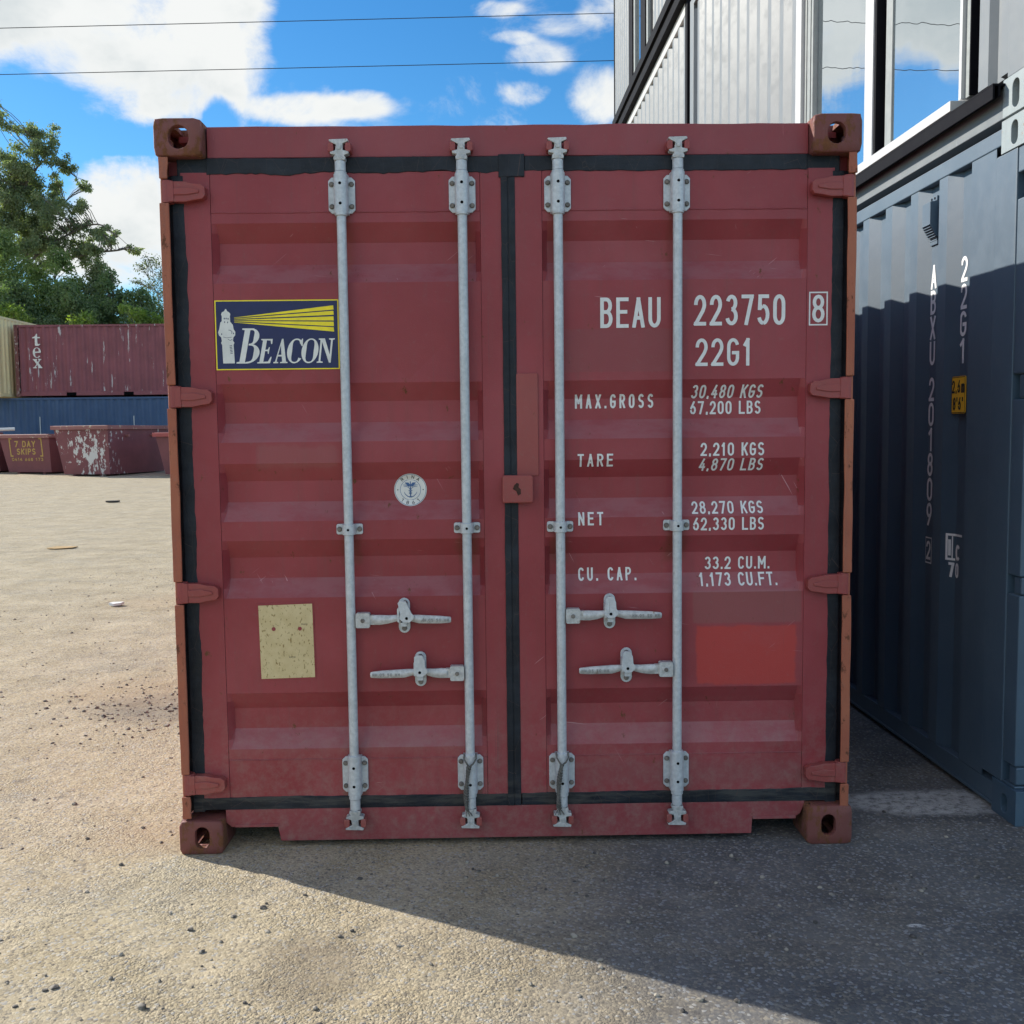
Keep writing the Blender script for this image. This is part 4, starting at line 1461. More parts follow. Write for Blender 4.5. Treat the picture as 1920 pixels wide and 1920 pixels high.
def slot_casting(z0, z1, y0, y1, parent, m, zc=None, sw=0.050, sh=0.105, name='corner_casting'):
    """corner block whose oval hole faces the viewer's side (local -X)"""
    mb = MB()
    t = 0.03
    zc = (z0 + z1) / 2 if zc is None else zc
    yc = (y0 + y1) / 2
    mb.holed(y0, y1, z0, z1, pill(yc - .004, zc, sw, min(sh, (z1 - z0) - 0.024)), -0.004, t, lambda u, v, q: (q, u, v))
    mb.box(t, 0.16, y0, y0 + t, z0, z1)
    mb.box(t, 0.16, y1 - t, y1, z0, z1)
    mb.box(0.13, 0.16, y0 + t, y1 - t, z0, z1)
    mb.box(t + .004, t + .008, y0 + t + .001, y1 - t - .001, z0 + .026, z1 - .026, 1)  # black sheet standing in for the shade inside the hole
    mb.box(t, 0.13, y0 + t, y1 - t, z1 - .025, z1)
    mb.box(t, 0.13, y0 + t, y1 - t, z0, z0 + .025)
    return mb.build(name, [m, M_hole], parent, bevel=0.004)


# ---- ground-level box
G1 = thing('shipping_container', 'dark slate shipping container beside the maroon one, white vertical lettering down its side',
           'shipping container', P0, RZ0)
NE, FE = -0.178, 5.78           # near and far end, measured along the side
ZT = 2.665                      # its top
slot_casting(2.541, 2.663, NE + .05, 0.054, G1, M_slatecast, zc=2.600, sw=0.048, sh=0.088)
slot_casting(0.0, 0.135, NE, 0.002, G1, M_slatelow, zc=0.060, sw=0.045, sh=0.075)
mb = MB()
mb.box(0.0, 0.06, -0.060, 0.097, 0.1355, 2.5405)
# hinge pockets cut in the rear corner: the post is built in lengths round them
zz = [0.1355, 0.145, 0.222, 0.875, 0.948, 1.610, 1.705, 2.350, 2.446, 2.5405]
for i in range(0, 10, 2):
    mb.box(0.004, 0.09, -0.150, -0.0605, zz[i], zz[i + 1])
mb.box(0.055, 0.09, -0.150, -0.0605, 0.1360, 2.540)
mb.build('corner_post', M_slate, G1, bevel=0.010)
for i in range(1, 8, 2):
    mb = MB().box(0.010, 0.054, -0.150, -0.098, zz[i] + .004, zz[i + 1] - .004)
    mb.build('hinge', M_slate, G1, bevel=0.006)
corr1 = corrugated('side_wall', M_slate, G1, 0.002, 0.097, FE - .1, 0.110, 2.580, 0.036, pitch=0.291, phase=0.118, fr=(.27, .24, .25, .24))
MB().box(-0.002, 0.06, 0.0545, FE - .13, 2.575, 2.639).build('top_side_rail', M_slate, G1, bevel=0.004)
mb = MB()
mb.box(0.004, 0.06, 0.0025, FE - .13, 0.022, 0.108)
mb.box(-0.002, 0.0035, 0.0025, FE - .13, 0.020, 0.034)
mb.build('bottom_side_rail', M_slate, G1, bevel=0.003)
MB().box(0.05, DEP - .02, 0.0, FE - 0.1, 2.600, 2.630).build('roof', M_slate, G1)
corrugated('side_wall', M_slate, G1, DEP - 0.01, 0.097, FE - .1, 0.110, 2.580, 0.036, outward=1)
MB().box(0.02, DEP, FE - 0.1, FE - .05, 0.1, 2.6).build('end_wall', M_slate, G1)
mb = MB()
mb.box(0.10, DEP - .1, -0.120, -0.060, 0.16, 2.50)
for x in (0.62, 1.05, 1.40, 1.82):
    mb.cyl((x, -0.145, 0.10), (x, -0.145, 2.55), 0.017, n=12)
mb.build('door', M_slate, G1, bevel=0.003)
for z0, z1 in ((0.0, 0.118), (2.545, 2.663)):
    mb = MB()
    mb.holed(DEP - .162, DEP, z0, z1, pill(DEP - .08, (z0 + z1) / 2, .06, .08), NE, NE + .03, lambda u, v, q: (u, q, v))
    mb.box(DEP - .162, DEP, NE + .03, NE + .178, z0, z1)
    mb.build('corner_casting', M_slatelow, G1, bevel=0.004)
MB().box(DEP - .06, DEP, NE + .03, NE + .15, 0.119, 2.544).build('corner_post', M_slate, G1, bevel=0.006)
mb = MB().box(0.16, DEP - .163, NE + .04, NE + .10, 2.50, 2.64)
mb.build('header', M_slate, G1, bevel=0.004)
MB().box(0.16, DEP - .163, NE + .04, NE + .10, 0.03, 0.155).build('door_sill', M_slate, G1, bevel=0.004)

# vent box with a sloped louvre
mb = MB()
mb.prism([(0.665, 2.335), (0.735, 2.335), (0.735, 2.520), (0.665, 2.520)], 0.030, 0.0362, 'x')
prof = [(0.0365, 2.506), (-0.006, 2.500), (-0.006, 2.402), (0.0225, 2.352), (0.0365, 2.350)]
vs = [(a, 0.655, b) for a, b in prof] + [(a, 0.735, b) for a, b in prof]
mb.add(vs, [(0, 1, 2, 3, 4), (9, 8, 7, 6, 5)] + [(i, 5 + i, 5 + (i + 1) % 5, (i + 1) % 5) for i in range(5)])
for k in range(6):
    t = k / 5
    a, b = -0.006 + .0285 * t, 2.402 - .05 * t
    mb.box(a - .004, a - .0008, 0.657, 0.733, b - .003, b + .001)
mb.box(0.030, 0.0362, 0.660, 0.730, 2.318, 2.334)
mb.box(0.026, 0.0362, 0.660, 0.730, 2.508, 2.528)
for yy in (0.68, 0.71):
    mb.cyl((0.0258, yy, 2.519), (0.0235, yy, 2.519), 0.006, n=8, mi=1)
mb.build('air_vent', [M_slate, M_flash], G1, bevel=0.002)


def stacked(text, y_mid, ztop, pitch, h, w, xface, parent, sw=.145):
    mb = MB()
    z = ztop
    pl = lambda u, v, l=0.0: (xface - 0.0012 - l, -u, v)
    for c in text:
        if c == ' ':
            z -= 0.048
            continue
        letters(mb, c, -y_mid - w / 2, -y_mid + w / 2, z - h, z, pl, sw=sw)
        z -= pitch
    return mb, pl, z


FL = 0.038        # depth of the recessed flats
mb, pl, z = stacked('ABXU 201809', 0.700, 2.232, 0.1128, 0.106, 0.054, FL, G1)
z -= 0.050
letters(mb, '2', -0.700 - .022, -0.700 + .022, z - .098, z - .012, pl, sw=.15)
ribbon(mb, [(-.700 - .030, z - .112), (-.700 + .030, z - .112), (-.700 + .030, z + .002), (-.700 - .030, z + .002)], .0028, pl, 0, True)
mb.build('lettering', M_lgrey, G1, recalc=False)
mb, pl, z = stacked('22G1', 0.413, 2.222, 0.1135, 0.105, 0.058, FL, G1)
mb.build('lettering', M_lgrey, G1, recalc=False)
# yellow height plate, bridging the trough
YX = 0.017
mb = MB()
mb.prism(rrect(0.338, 0.462, 1.566, 1.722, 0.010), YX, YX + 0.003, 'x')
pl = lambda u, v, l=0.0: (YX - 0.001 - l, -u, v)
letters(mb, '2,6m', -0.456, -0.345, 1.652, 1.706, pl, sw=.16, gap=.3, mi=1)
letters(mb, "8'6\"", -0.446, -0.355, 1.580, 1.634, pl, sw=.16, gap=.3, mi=1)
ribbon(mb, [(-.4585, 1.570), (-.3415, 1.570), (-.3415, 1.718), (-.4585, 1.718)], .0014, pl, 1, True)
mb.build('height_plate', [M_yplate, M_black], G1, bevel=0)


def trough(y):
    """depth of the side wall's first trough at distance y along it"""
    if y < .3634: return max(0.0, .036 * (y - .2936) / .0698)
    if y < .4362: return .036
    return max(0.0, .036 * (.506 - y) / .0698)


# stencilled inspection mark on the fold below it
mb = MB()
pl = lambda u, v, l=0.0: (trough(-u) + .0008 - l, -u, v)
ribbon(mb, [(-.4362, 1.046), (-.476, 1.046), (-.476, .940), (-.4362, .940)], .005, pl)
ribbon(mb, [(-.4355, 1.046), (-.380, 1.046)], .005, pl)
letters(mb, 'i', -.470, -.456, .955, 1.030, pl, sw=.17)
ribbon(mb, [(-.4500, 1.040), (-.4500, .935)], .0028, pl, lift=.0004)
letters(mb, 'c', -.435, -.395, .936, 1.036, pl, sw=.14)
letters(mb, '7', -.466, -.440, .862, .926, pl, sw=.18)
letters(mb, '0', -.434, -.405, .862, .926, pl, sw=.18)
mb.build('inspection_mark', M_lgrey, G1, recalc=False)

# ---- office box on top of it, with a long sliding window in its side
G2 = thing('office_container', 'pale grey container office stacked over the slate container, big white framed sliding window reflecting clouds',
           'office container', P0, RZ0)
Z0 = 2.672
TOP2 = 5.42
slot_casting(Z0, Z0 + 0.142, NE + .05, 0.050, G2, M_slatecast, zc=2.742, sw=0.050, sh=0.104)
for y0 in (FE - .178,):
    slot_casting(Z0, Z0 + 0.118, y0, FE, G2, M_slatecast)
MB().box(0.001, 0.10, NE + .05, 0.0325, Z0 + .1425, TOP2).build('corner_post', M_pale, G2, bevel=0.006)
MB().box(0.001, 0.10, FE - .15, FE, Z0 + .1185, TOP2).build('corner_post', M_pale, G2, bevel=0.006)
mb = MB()
mb.box(0.0, 0.07, 0.0505, FE - .18, Z0 + .002, 2.790)
mb.build('bottom_side_rail', M_pale, G2, bevel=0.003)
mb = MB()      # dark drip flashing that throws a band of shade on the rail
mb.box(-0.052, 0.02, 0.034, FE - .18, 2.792, 2.800)
mb.box(-0.052, -0.044, 0.034, FE - .18, 2.742, 2.7915)
mb.box(-0.030, -0.022, 0.034, FE - .18, 2.752, 2.7915)
mb.box(-0.010, 0.004, 0.034, FE - .18, 2.7905, 2.7915)
mb.build('drip_flashing', M_flash, G2, bevel=0.0015)


def strip(name, y0, y1, z0, z1, x0, x1, m, parent, bevel=0.002):
    return MB().box(x0, x1, y0, y1, z0, z1).build(name, m, parent, bevel=bevel)


# folded sheet between the post and the window
pts = [(0.033, 0.004), (0.085, 0.004), (0.105, 0.030), (0.160, 0.030), (0.185, 0.004), (0.262, 0.004), (0.262, 0.05), (0.033, 0.05)]
MB().prism([(b, a) for a, b in pts], 2.839, TOP2 - .12, 'z').build('side_wall', M_pale, G2)
ZW0, ZW1 = 2.839, TOP2 - .13
win = strip('window', 0.389, 2.60, ZW0 - .034, ZW0 + .009, -0.050, 0.075, M_alu, G2)      # the frame carries the rest
strip('jamb', 0.2635, 0.342, ZW0 + .0145, ZW1, 0.060, 0.080, M_flash, win)
strip('jamb', 0.344, 0.388, ZW0 + .0145, ZW1, 0.010, 0.075, M_aludull, win)
strip('jamb', 0.389, 0.412, ZW0 + .0145, ZW1, -0.006, 0.060, M_alu, win)
strip('pane', 0.4125, 1.190, ZW0 + .0145, ZW1, 0.036, 0.042, M_glass, win, 0)
strip('jamb', 1.1905, 1.266, ZW0 + .0145, ZW1, 0.028, 0.060, M_aludull, win)
strip('jamb', 1.267, 1.345, ZW0 + .0145, ZW1, 0.058, 0.075, M_flash, win)
strip('jamb', 1.346, 1.452, ZW0 + .0145, ZW1, -0.006, 0.070, M_alu, win)
strip('pane', 1.4525, 2.352, ZW0 + .0145, ZW1, 0.050, 0.056, M_glass, win, 0)
mb = MB()
for k in range(4):
    y = 2.353 + k * 0.036
    mb.box(0.020 - .004 * (k % 2), 0.060, y, y + 0.029, ZW0 + .0145, ZW1)
mb.build('jamb', M_aludull, win, bevel=0.002)
strip('jamb', 2.497, 2.600, ZW0 + .0145, ZW1, -0.006, 0.060, M_alu, win)
strip('jamb', 1.322, 1.3455, ZW0 + .0145, ZW1, 0.002, 0.057, M_flash, win)
strip('jamb', 0.3345, 0.3435, ZW0 + .0145, ZW1, 0.004, 0.058, M_flash, win)
strip('head', 0.263, 2.60, ZW1 + .0005, ZW1 + .05, -0.006, 0.075, M_alu, win)
corrugated('side_wall', M_pale, G2, 0.004, 2.615, FE - .151, 2.839, TOP2 - .12, 0.036, pitch=0.278)
MB().box(0.0, 0.07, 0.034, FE - .151, TOP2 - .0785, TOP2).build('top_side_rail', M_pale, G2, bevel=0.004)
MB().box(0.08, DEP, -.12, FE - .01, TOP2 - .05, TOP2 - .02).build('roof', M_pale, G2)
MB().box(DEP - .05, DEP, -.12, FE - .01, Z0 + .01, TOP2 - .051).build('side_wall', M_pale, G2)
MB().box(0.105, DEP - .051, -.11, -.06, Z0 + .01, TOP2 - .051).build('end_wall', M_pale, G2)
MB().box(0.105, DEP - .051, FE - .07, FE - .02, Z0 + .01, TOP2 - .051).build('end_wall', M_pale, G2)
MB().box(0.075, DEP - .051, -.055, FE - .075, Z0 + .01, Z0 + .12).build('floor', M_flash, G2)

# ---- second stack behind it
S0, S1 = 5.90, 10.86
G3 = thing('shipping_container', 'pale ribbed container at first floor level behind the office, under a dark beam', 'shipping container', P0, RZ0)
T3 = 5.50
MB().box(0.0, 0.08, S0, S0 + .10, Z0, T3).build('corner_post', M_flash, G3, bevel=0.004)
MB().box(0.0, 0.08, S1 - .10, S1, Z0, T3).build('corner_post', M_pale, G3, bevel=0.004)
corrugated('side_wall', M_pale, G3, 0.004, S0 + .102, S1 - .102, Z0 + .15, T3 - .11, 0.036, pitch=0.278)
MB().box(-0.002, 0.07, S0 + .101, S1 - .101, T3 - .11, T3).build('top_side_rail', M_alu, G3, bevel=0.004)
MB().box(0.0, 0.07, S0 + .101, S1 - .101, Z0, Z0 + .149).build('bottom_side_rail', M_pale, G3, bevel=0.004)
MB().box(0.08, DEP, S0, S1, T3 - .06, T3 - .02).build('roof', M_pale, G3)
MB().box(DEP - .05, DEP, S0, S1, Z0, T3 - .061).build('side_wall', M_pale, G3)
MB().box(0.085, DEP - .051, S0 + .01, S0 + .05, Z0, T3 - .061).build('end_wall', M_pale, G3)
MB().box(0.085, DEP - .051, S1 - .05, S1 - .01, Z0, T3 - .061).build('end_wall', M_pale, G3)

G5 = thing('shipping_container', 'unlettered slate container on the ground beneath the pale ribbed container',
           'shipping container', P0, RZ0)
corrugated('side_wall', M_slate, G5, 0.002, S0 + .1, S1 - .1, 0.36 - .25, 2.60, 0.036, pitch=0.291)
MB().box(0.0, 0.09, S0, S0 + .099, 0.0, 2.668).build('corner_post', M_slate, G5, bevel=0.006)
MB().box(0.0, 0.09, S1 - .099, S1, 0.0, 2.668).build('corner_post', M_slate, G5, bevel=0.006)
MB().box(0.095, DEP, S0, S1, 2.62, 2.668).build('roof', M_slate, G5)
MB().box(0.095, DEP, S0, S0 + .05, 0.1, 2.619).build('end_wall', M_slate, G5)
MB().box(0.095, DEP, S1 - .05, S1, 0.1, 2.619).build('end_wall', M_slate, G5)
MB().box(0.004, 0.06, S0 + .1, S1 - .1, 0.02, 0.1095).build('bottom_side_rail', M_slate, G5)

G4 = thing('office_container', 'topmost ribbed grey office with narrow windows, above the dark beam at the building\'s far end', 'office container', P0, RZ0)
B0, B1 = T3 + .004, T3 + .26
mb = MB()
mb.box(-0.060, 0.07, S0, S1 - .3, B0, B0 + .075)
mb.box(-0.045, 0.07, S0, S1 - .3, B0 + .0755, B0 + .150)
mb.box(-0.075, 0.07, S0, S1 - .3, B0 + .1505, B1)
mb.build('ledge_beam', M_flash, G4, bevel=0.003)
TOP4 = 8.25


def ribs(y0, y1, z0, z1, parent, pitch=0.20):
    """standing-seam cladding"""
    n = max(1, round((y1 - y0) / pitch))
    pts = []
    for i in range(n):
        a = y0 + (y1 - y0) * i / n
        w = (y1 - y0) / n
        pts += [(0.006, a), (0.006, a + w * .55), (0.022, a + w * .68), (0.022, a + w * .88)]
    pts += [(0.006, y1), (0.06, y1), (0.06, y0)]
    return MB().prism(pts, z0, z1, 'z').build('cladding', M_pale, parent)


ribs(S0, 7.78, B1 + .001, TOP4, G4)
ribs(9.50, S1, B1 + .001, TOP4, G4)
w4 = strip('window', 7.781, 9.499, B1 + .001, B1 + .05, 0.0, 0.08, M_flash, G4)
strip('jamb', 7.785, 7.87, B1 + .0505, TOP4 - .1, -0.004, 0.08, M_flash, w4)
strip('pane', 7.8705, 8.14, B1 + .0505, TOP4 - .1, 0.040, 0.046, M_glass, w4, 0)
strip('jamb', 8.1405, 8.24, B1 + .0505, TOP4 - .1, 0.010, 0.08, M_aludull, w4)
strip('jamb', 8.2405, 8.57, B1 + .0505, TOP4 - .1, -0.004, 0.08, M_flash, w4)
strip('pane', 8.5705, 9.10, B1 + .0505, TOP4 - .1, 0.040, 0.046, M_glass, w4, 0)
strip('jamb', 9.1005, 9.20, B1 + .0505, TOP4 - .1, 0.012, 0.08, M_aludull, w4)
strip('jamb', 9.2005, 9.495, B1 + .0505, TOP4 - .1, -0.004, 0.08, M_flash, w4)
strip('head', 7.781, 9.499, TOP4 - .0995, TOP4, 0.0, 0.08, M_flash, w4)
MB().box(0.0, 0.075, S1 + .0005, S1 + .06, B1 + .001, TOP4).build('corner_post', M_flash, G4)
MB().box(0.085, DEP, S0, S1, TOP4 - .06, TOP4).build('roof', M_pale, G4)
MB().box(0.085, DEP, S0, S0 + .05, B0, TOP4 - .061).build('end_wall', M_pale, G4)
MB().box(0.085, DEP, S1 - .05, S1, B0, TOP4 - .061).build('end_wall', M_pale, G4)

# ------------------------------------------------------------------ overhead lines
M_cable = plain('cable_sheath', (0.03, 0.03, 0.035), 0.6)
YW = 16.0


def power_line(z_l, z_r, lab):
    """a sagging cable; z_l and z_r are its heights at x=-7.9 and x=3.4"""
    s = (z_r - z_l) / 11.3
    pts = []
    for i in range(81):
        x = -75 + 130 * i / 80
        t = (x + 8) / 60
        pts.append((x, YW, z_l + s * (x + 7.9) + 0.10 * (t * t) * 2))
    o = MB().tube(pts, 0.0068, 6).build('power_line', M_cable)
    label(o, lab, 'power line', 'overhead power lines')


power_line(9.028, 9.222, 'upper of the two black power lines crossing the sky')
power_line(8.200, 8.370, 'lower of the two black power lines, just above the maroon container\'s roof')

# ------------------------------------------------------------------ far side of the yard: stacked containers
M_maroon = paint('old_maroon', (0.20, 0.062, 0.075), (0.245, 0.090, 0.100), 0.6, rust=0.12, streak=0.4, grime=0.15)


def chipped(name, base, chip, scale, thr, sx=1.0, boost=None):
    """paint flaked off in patches"""
    m, N = mat(name)
    p = N.pos()
    x, y, z = N.xyz(p)
    n = N.noise(N.scaled(p, (scale, scale, scale * sx)), 1.0, 9, 0.68)
    if boost:
        for cx, cy, cz, r, amt in boost:
            d = N.n('ShaderNodeVectorMath', operation='DISTANCE')
            N.put(d.inputs[0], p)
            d.inputs[1].default_value = (cx, cy, cz)
            n = N.math('ADD', n, N.step(d.outputs['Value'], 0.0, r, amt, 0.0))
    k = N.step(n, thr, thr + 0.02)
    b = N.mix(N.step(N.noise(p, 1.3, 5, .6), .35, .7), base, tuple(c * 1.25 for c in base))
    b = N.mix(N.math('MULTIPLY', N.step(N.noise(p, 14, 5, .7), .55, .75), .4), b, (0.13, 0.07, 0.05))
    col = N.mix(k, b, chip)
    N.out(N.bsdf(col, 0.65, 0, N.bump(N.noise(p, 40, 4), 0.2, 0.006)))
    return m


M_tex = chipped('chipped_maroon', (0.205, 0.062, 0.074), (0.50, 0.47, 0.46), 5.2, 0.605, 0.13)
M_blue = paint('faded_blue', (0.034, 0.078, 0.165), (0.046, 0.098, 0.195), 0.55, rust=0.06, streak=0.35, grime=0.1)
M_beige = paint('cream_paint', (0.90, 0.70, 0.36), (0.92, 0.75, 0.43), 0.55, rust=0.05, streak=0.3, grime=0.08)
YF = 34.2
GZ = grade(YF)


def far_box(lab, x0, y0, L, z0, H, m, postm, depth=2.44, rz=0.0, pockets=True, group=None):
    """a container seen side-on; its origin is the near left foot"""
    t = thing('shipping_container', lab, 'shipping container', (x0, y0, z0), rz, group)
    # side wall, corrugations along x
    mb = MB()
    pts = [(0.17, 0.0)]
    x, p = 0.17, 0.283
    while x < L - 0.30:
        pts += [(x + p * .26, 0), (x + p * .5, .036), (x + p * .75, .036), (x + p, 0)]
        x += p
    pts.append((L - .17, 0.0))
    poly = pts + [(L - .17, 0.06), (0.17, 0.06)]
    mb.prism([(a, 0.03 + b) for a, b in poly], 0.175, H - .085, 'z')
    mb.build('side_wall', m, t)
    mb = MB().box(0.165, L - .165, 0.012, 0.07, H - .085, H - .012)
    mb.build('top_side_rail', m, t)
    if pockets:
        mb = MB()
        segs = [(0.165, L * .5 - 1.22), (L * .5 - .86, L * .5 + .86), (L * .5 + 1.22, L - .165)]
        for a, b in segs:
            mb.box(a, b, 0.012, 0.07, 0.02, 0.174)
        mb.box(0.166, L - .166, 0.03, 0.07, 0.135, 0.1735)
        mb.build('bottom_side_rail', m, t)
        for c in (L * .5 - 1.04, L * .5 + 1.04):
            MB().box(c - .178, c + .178, 0.045, 0.068, 0.025, 0.134).build('fork_pocket', M_hole, t)
    else:
        MB().box(0.165, L - .165, 0.012, 0.07, 0.02, 0.174).build('bottom_side_rail', m, t)
    for xa in (0.0, L - .162):
        for za in (0.0, H - .118):
            mb = MB()
            mb.holed(xa, xa + .162, za, za + .118, pill(xa + .081, za + .059, .06, .075), 0.0, 0.03, lambda u, v, q: (u, q, v))
            mb.box(xa, xa + .162, 0.03, .178, za, za + .118)
            mb.build('corner_casting', postm, t)
    for xa in (0.0, L - .13):
        MB().box(xa, xa + .13, 0.006, 0.15, 0.1185, H - .1185).build('corner_post', postm, t)
    MB().box(0.02, L - .02, 0.075, depth, H - .05, H - .02).build('roof', m, t)
    mb = MB()
    mb.box(0.02, 0.07, 0.16, depth, 0.02, H - .051)
    mb.build('end_wall', m, t)
    mb = MB().box(L - .07, L - .02, 0.16, depth, 0.02, H - .051)
    mb.build('end_wall', m, t)
    MB().box(0.075, L - .075, depth - .05, depth, 0.02, H - .051).build('side_wall', m, t)
    return t


HB = 2.591
t_blue = far_box('long blue ribbed container on the ground across the yard, under the chipped maroon one', -22.49, YF, 12.19, GZ, HB - .04, M_blue, M_blue, pockets=False)
M_texpost = chipped('chipped_post', (0.175, 0.062, 0.058), (0.46, 0.40, 0.36), 9.0, 0.56, 0.8)
ZX = GZ + HB + .0
t_tex = far_box('chipped maroon container stacked across the yard, marked tex in white down its left end', -16.36, YF, 6.058, ZX, HB, M_tex, M_texpost)
# thin conduits on the blue box
for xx in (6.93, 10.35):
    MB().cyl((xx, 0.02, 0.10), (xx, 0.02, 1.85), 0.018, n=8).build('conduit', M_galv, t_blue)
plx = lambda u, v, l=0.0: (u, 0.022 - l, v)
mb = MB()
z = 1.95
for c in 'FBXU 9705':
    if c == ' ':
        z -= .06
        continue
    letters(mb, c, 11.83, 11.91, z - .125, z, plx, sw=.2)
    z -= .160
mb.build('lettering', M_lgrey, t_blue, recalc=False)
mb = MB()
z = 2.28
for c in 'TTNU 705824':
    if c == ' ':
        z -= .06
        continue
    letters(mb, c, 5.55, 5.64, z - .105, z, plx, sw=.22)
    z -= .130
letters(mb, '8', 5.555, 5.635, z - .14, z - .035, plx, sw=.2)
ribbon(mb, [(5.535, z - .155), (5.655, z - .155), (5.655, z - .02), (5.535, z - .02)], .008, plx, 0, True)
mb.build('lettering', M_lgrey, t_tex, recalc=False)


# "tex" in heavy roman letters, one below the other
def fat(parent):
    mb = MB()
    P = lambda u, v, l=0.0: (0.80 + u * .36 - .18, 0.021 - l, 1.02 + (v - .58) * .72)

    def poly(pts, lift=0.0):
        mb.add([P(a, b, lift) for a, b in pts], [tuple(range(len(pts)))])

    def ring(cx, cz, rx, rz, a0, a1, thin, thick, lift=0.0, n=24):
        vs = []
        for i in range(n + 1):
            a = R(a0 + (a1 - a0) * i / n)
            w = thin + (thick - thin) * abs(math.cos(a)) ** 1.3
            for k in (0, 1):
                vs.append(P(cx + (rx - w * k) * math.cos(a), cz + (rz - thin * .55 * k) * math.sin(a), lift))
        mb.add(vs, [(2 * i, 2 * i + 1, 2 * i + 3, 2 * i + 2) for i in range(n)])
    z = 1.72          # t
    poly([(.34, z), (.34, z + .36), (.10, z + .36), (.10, z + .40), (.36, z + .46), (.52, z + .58), (.60, z + .58), (.60, z + .42), (.86, z + .42), (.86, z + .36), (.60, z + .36), (.60, z + .10), (.68, z + .06), (.86, z + .09), (.88, z + .05), (.70, z - .02), (.46, z - .02)])
    z = 1.12          # e
    ring(.50, z + .24, .42, .26, 8, 318, .06, .24)
    poly([(.28, z + .23), (.88, z + .23), (.90, z + .30), (.28, z + .29)], .002)
    ring(.52, z + .24, .40, .26, 5, 60, .08, .20, .003)
    z = 0.60          # x
    poly([(.06, z + .44), (.06, z + .40), (.14, z + .38), (.62, z + .04), (.56, z + .02), (.56, z - .02), (.98, z - .02), (.98, z + .02), (.90, z + .05), (.42, z + .38), (.48, z + .40), (.48, z + .44)])
    poly([(.60, z + .44), (.60, z + .41), (.70, z + .38), (.20, z + .04), (.06, z + .02), (.06, z - .02), (.42, z - .02), (.42, z + .02), (.32, z + .04), (.80, z + .38), (.92, z + .41), (.92, z + .44)], .003)
    mb.build('lettering', M_signwhite, parent, recalc=False)


fat(t_tex)

# cream container end-on at the left, two high stack
t_cr = thing('shipping_container', 'cream container stacked at the left edge, next to the chipped maroon one', 'shipping container', (-19.00, 33.4, ZX - .03), 0)
HCr = 2.896
corrugated('side_wall', M_beige, t_cr, 2.436, 0.18, 12.0, 0.15, HCr - .1, 0.036, outward=1)
MB().box(2.39, 2.44, 0.17, 12.0, HCr - .10, HCr - .02).build('top_side_rail', M_beige, t_cr)
MB().box(2.39, 2.44, 0.17, 12.0, 0.02, 0.149).build('bottom_side_rail', M_beige, t_cr)
MB().box(0.0, 0.05, 0.17, 12.0, 0.02, HCr - .02).build('side_wall', M_beige, t_cr)
MB().box(0.05, 2.389, 0.06, 12.0, HCr - .06, HCr - .03).build('roof', M_beige, t_cr)
MB().box(0.15, 2.29, 0.05, 0.10, 0.12, HCr - .12).build('door', M_beige, t_cr, bevel=.01)
for xa in (0.0, 2.438 - .162):
    MB().box(xa, xa + .162, 0.0, 0.16, 0.1185, HCr - .1185).build('corner_post', M_beige, t_cr, bevel=.01)
    for za in (0.0, HCr - .118):
        mb = MB()
        mb.holed(xa, xa + .162, za, za + .118, pill(xa + .081, za + .059, .06, .075), -.004, 0.03, lambda u, v, q: (u, q, v))
        mb.box(xa, xa + .162, 0.03, .178, za, za + .118)
        mb.build('corner_casting', M_beige, t_cr)
for xx in (0.35, 0.85, 1.55, 2.05):
    MB().cyl((xx, 0.02, 0.10), (xx, 0.02, HCr - .1), 0.018, n=8).build('lock_rod', M_galv, t_cr)
mb = MB()
for i in range(10):
    mb.box(2.300, 2.420, -0.012, -0.005, 0.35 + i * .24, 0.37 + i * .24)
mb.build('hinge', M_beige, t_cr)

# ------------------------------------------------------------------ skip bins
M_skip = chipped('skip_maroon', (0.160, 0.050, 0.055), (0.42, 0.38, 0.34), 6.0, 0.735, 0.4)
M_skiprim = chipped('skip_rim', (0.26, 0.11, 0.10), (0.50, 0.43, 0.30), 8.0, 0.60)
M_skipred = chipped('skip_red_rim', (0.34, 0.075, 0.07), (0.45, 0.40, 0.34), 8.0, 0.66)
M_gold = plain('faded_gold_paint', (0.46, 0.30, 0.08), 0.6, 0, 0.3, 40, 0.1)


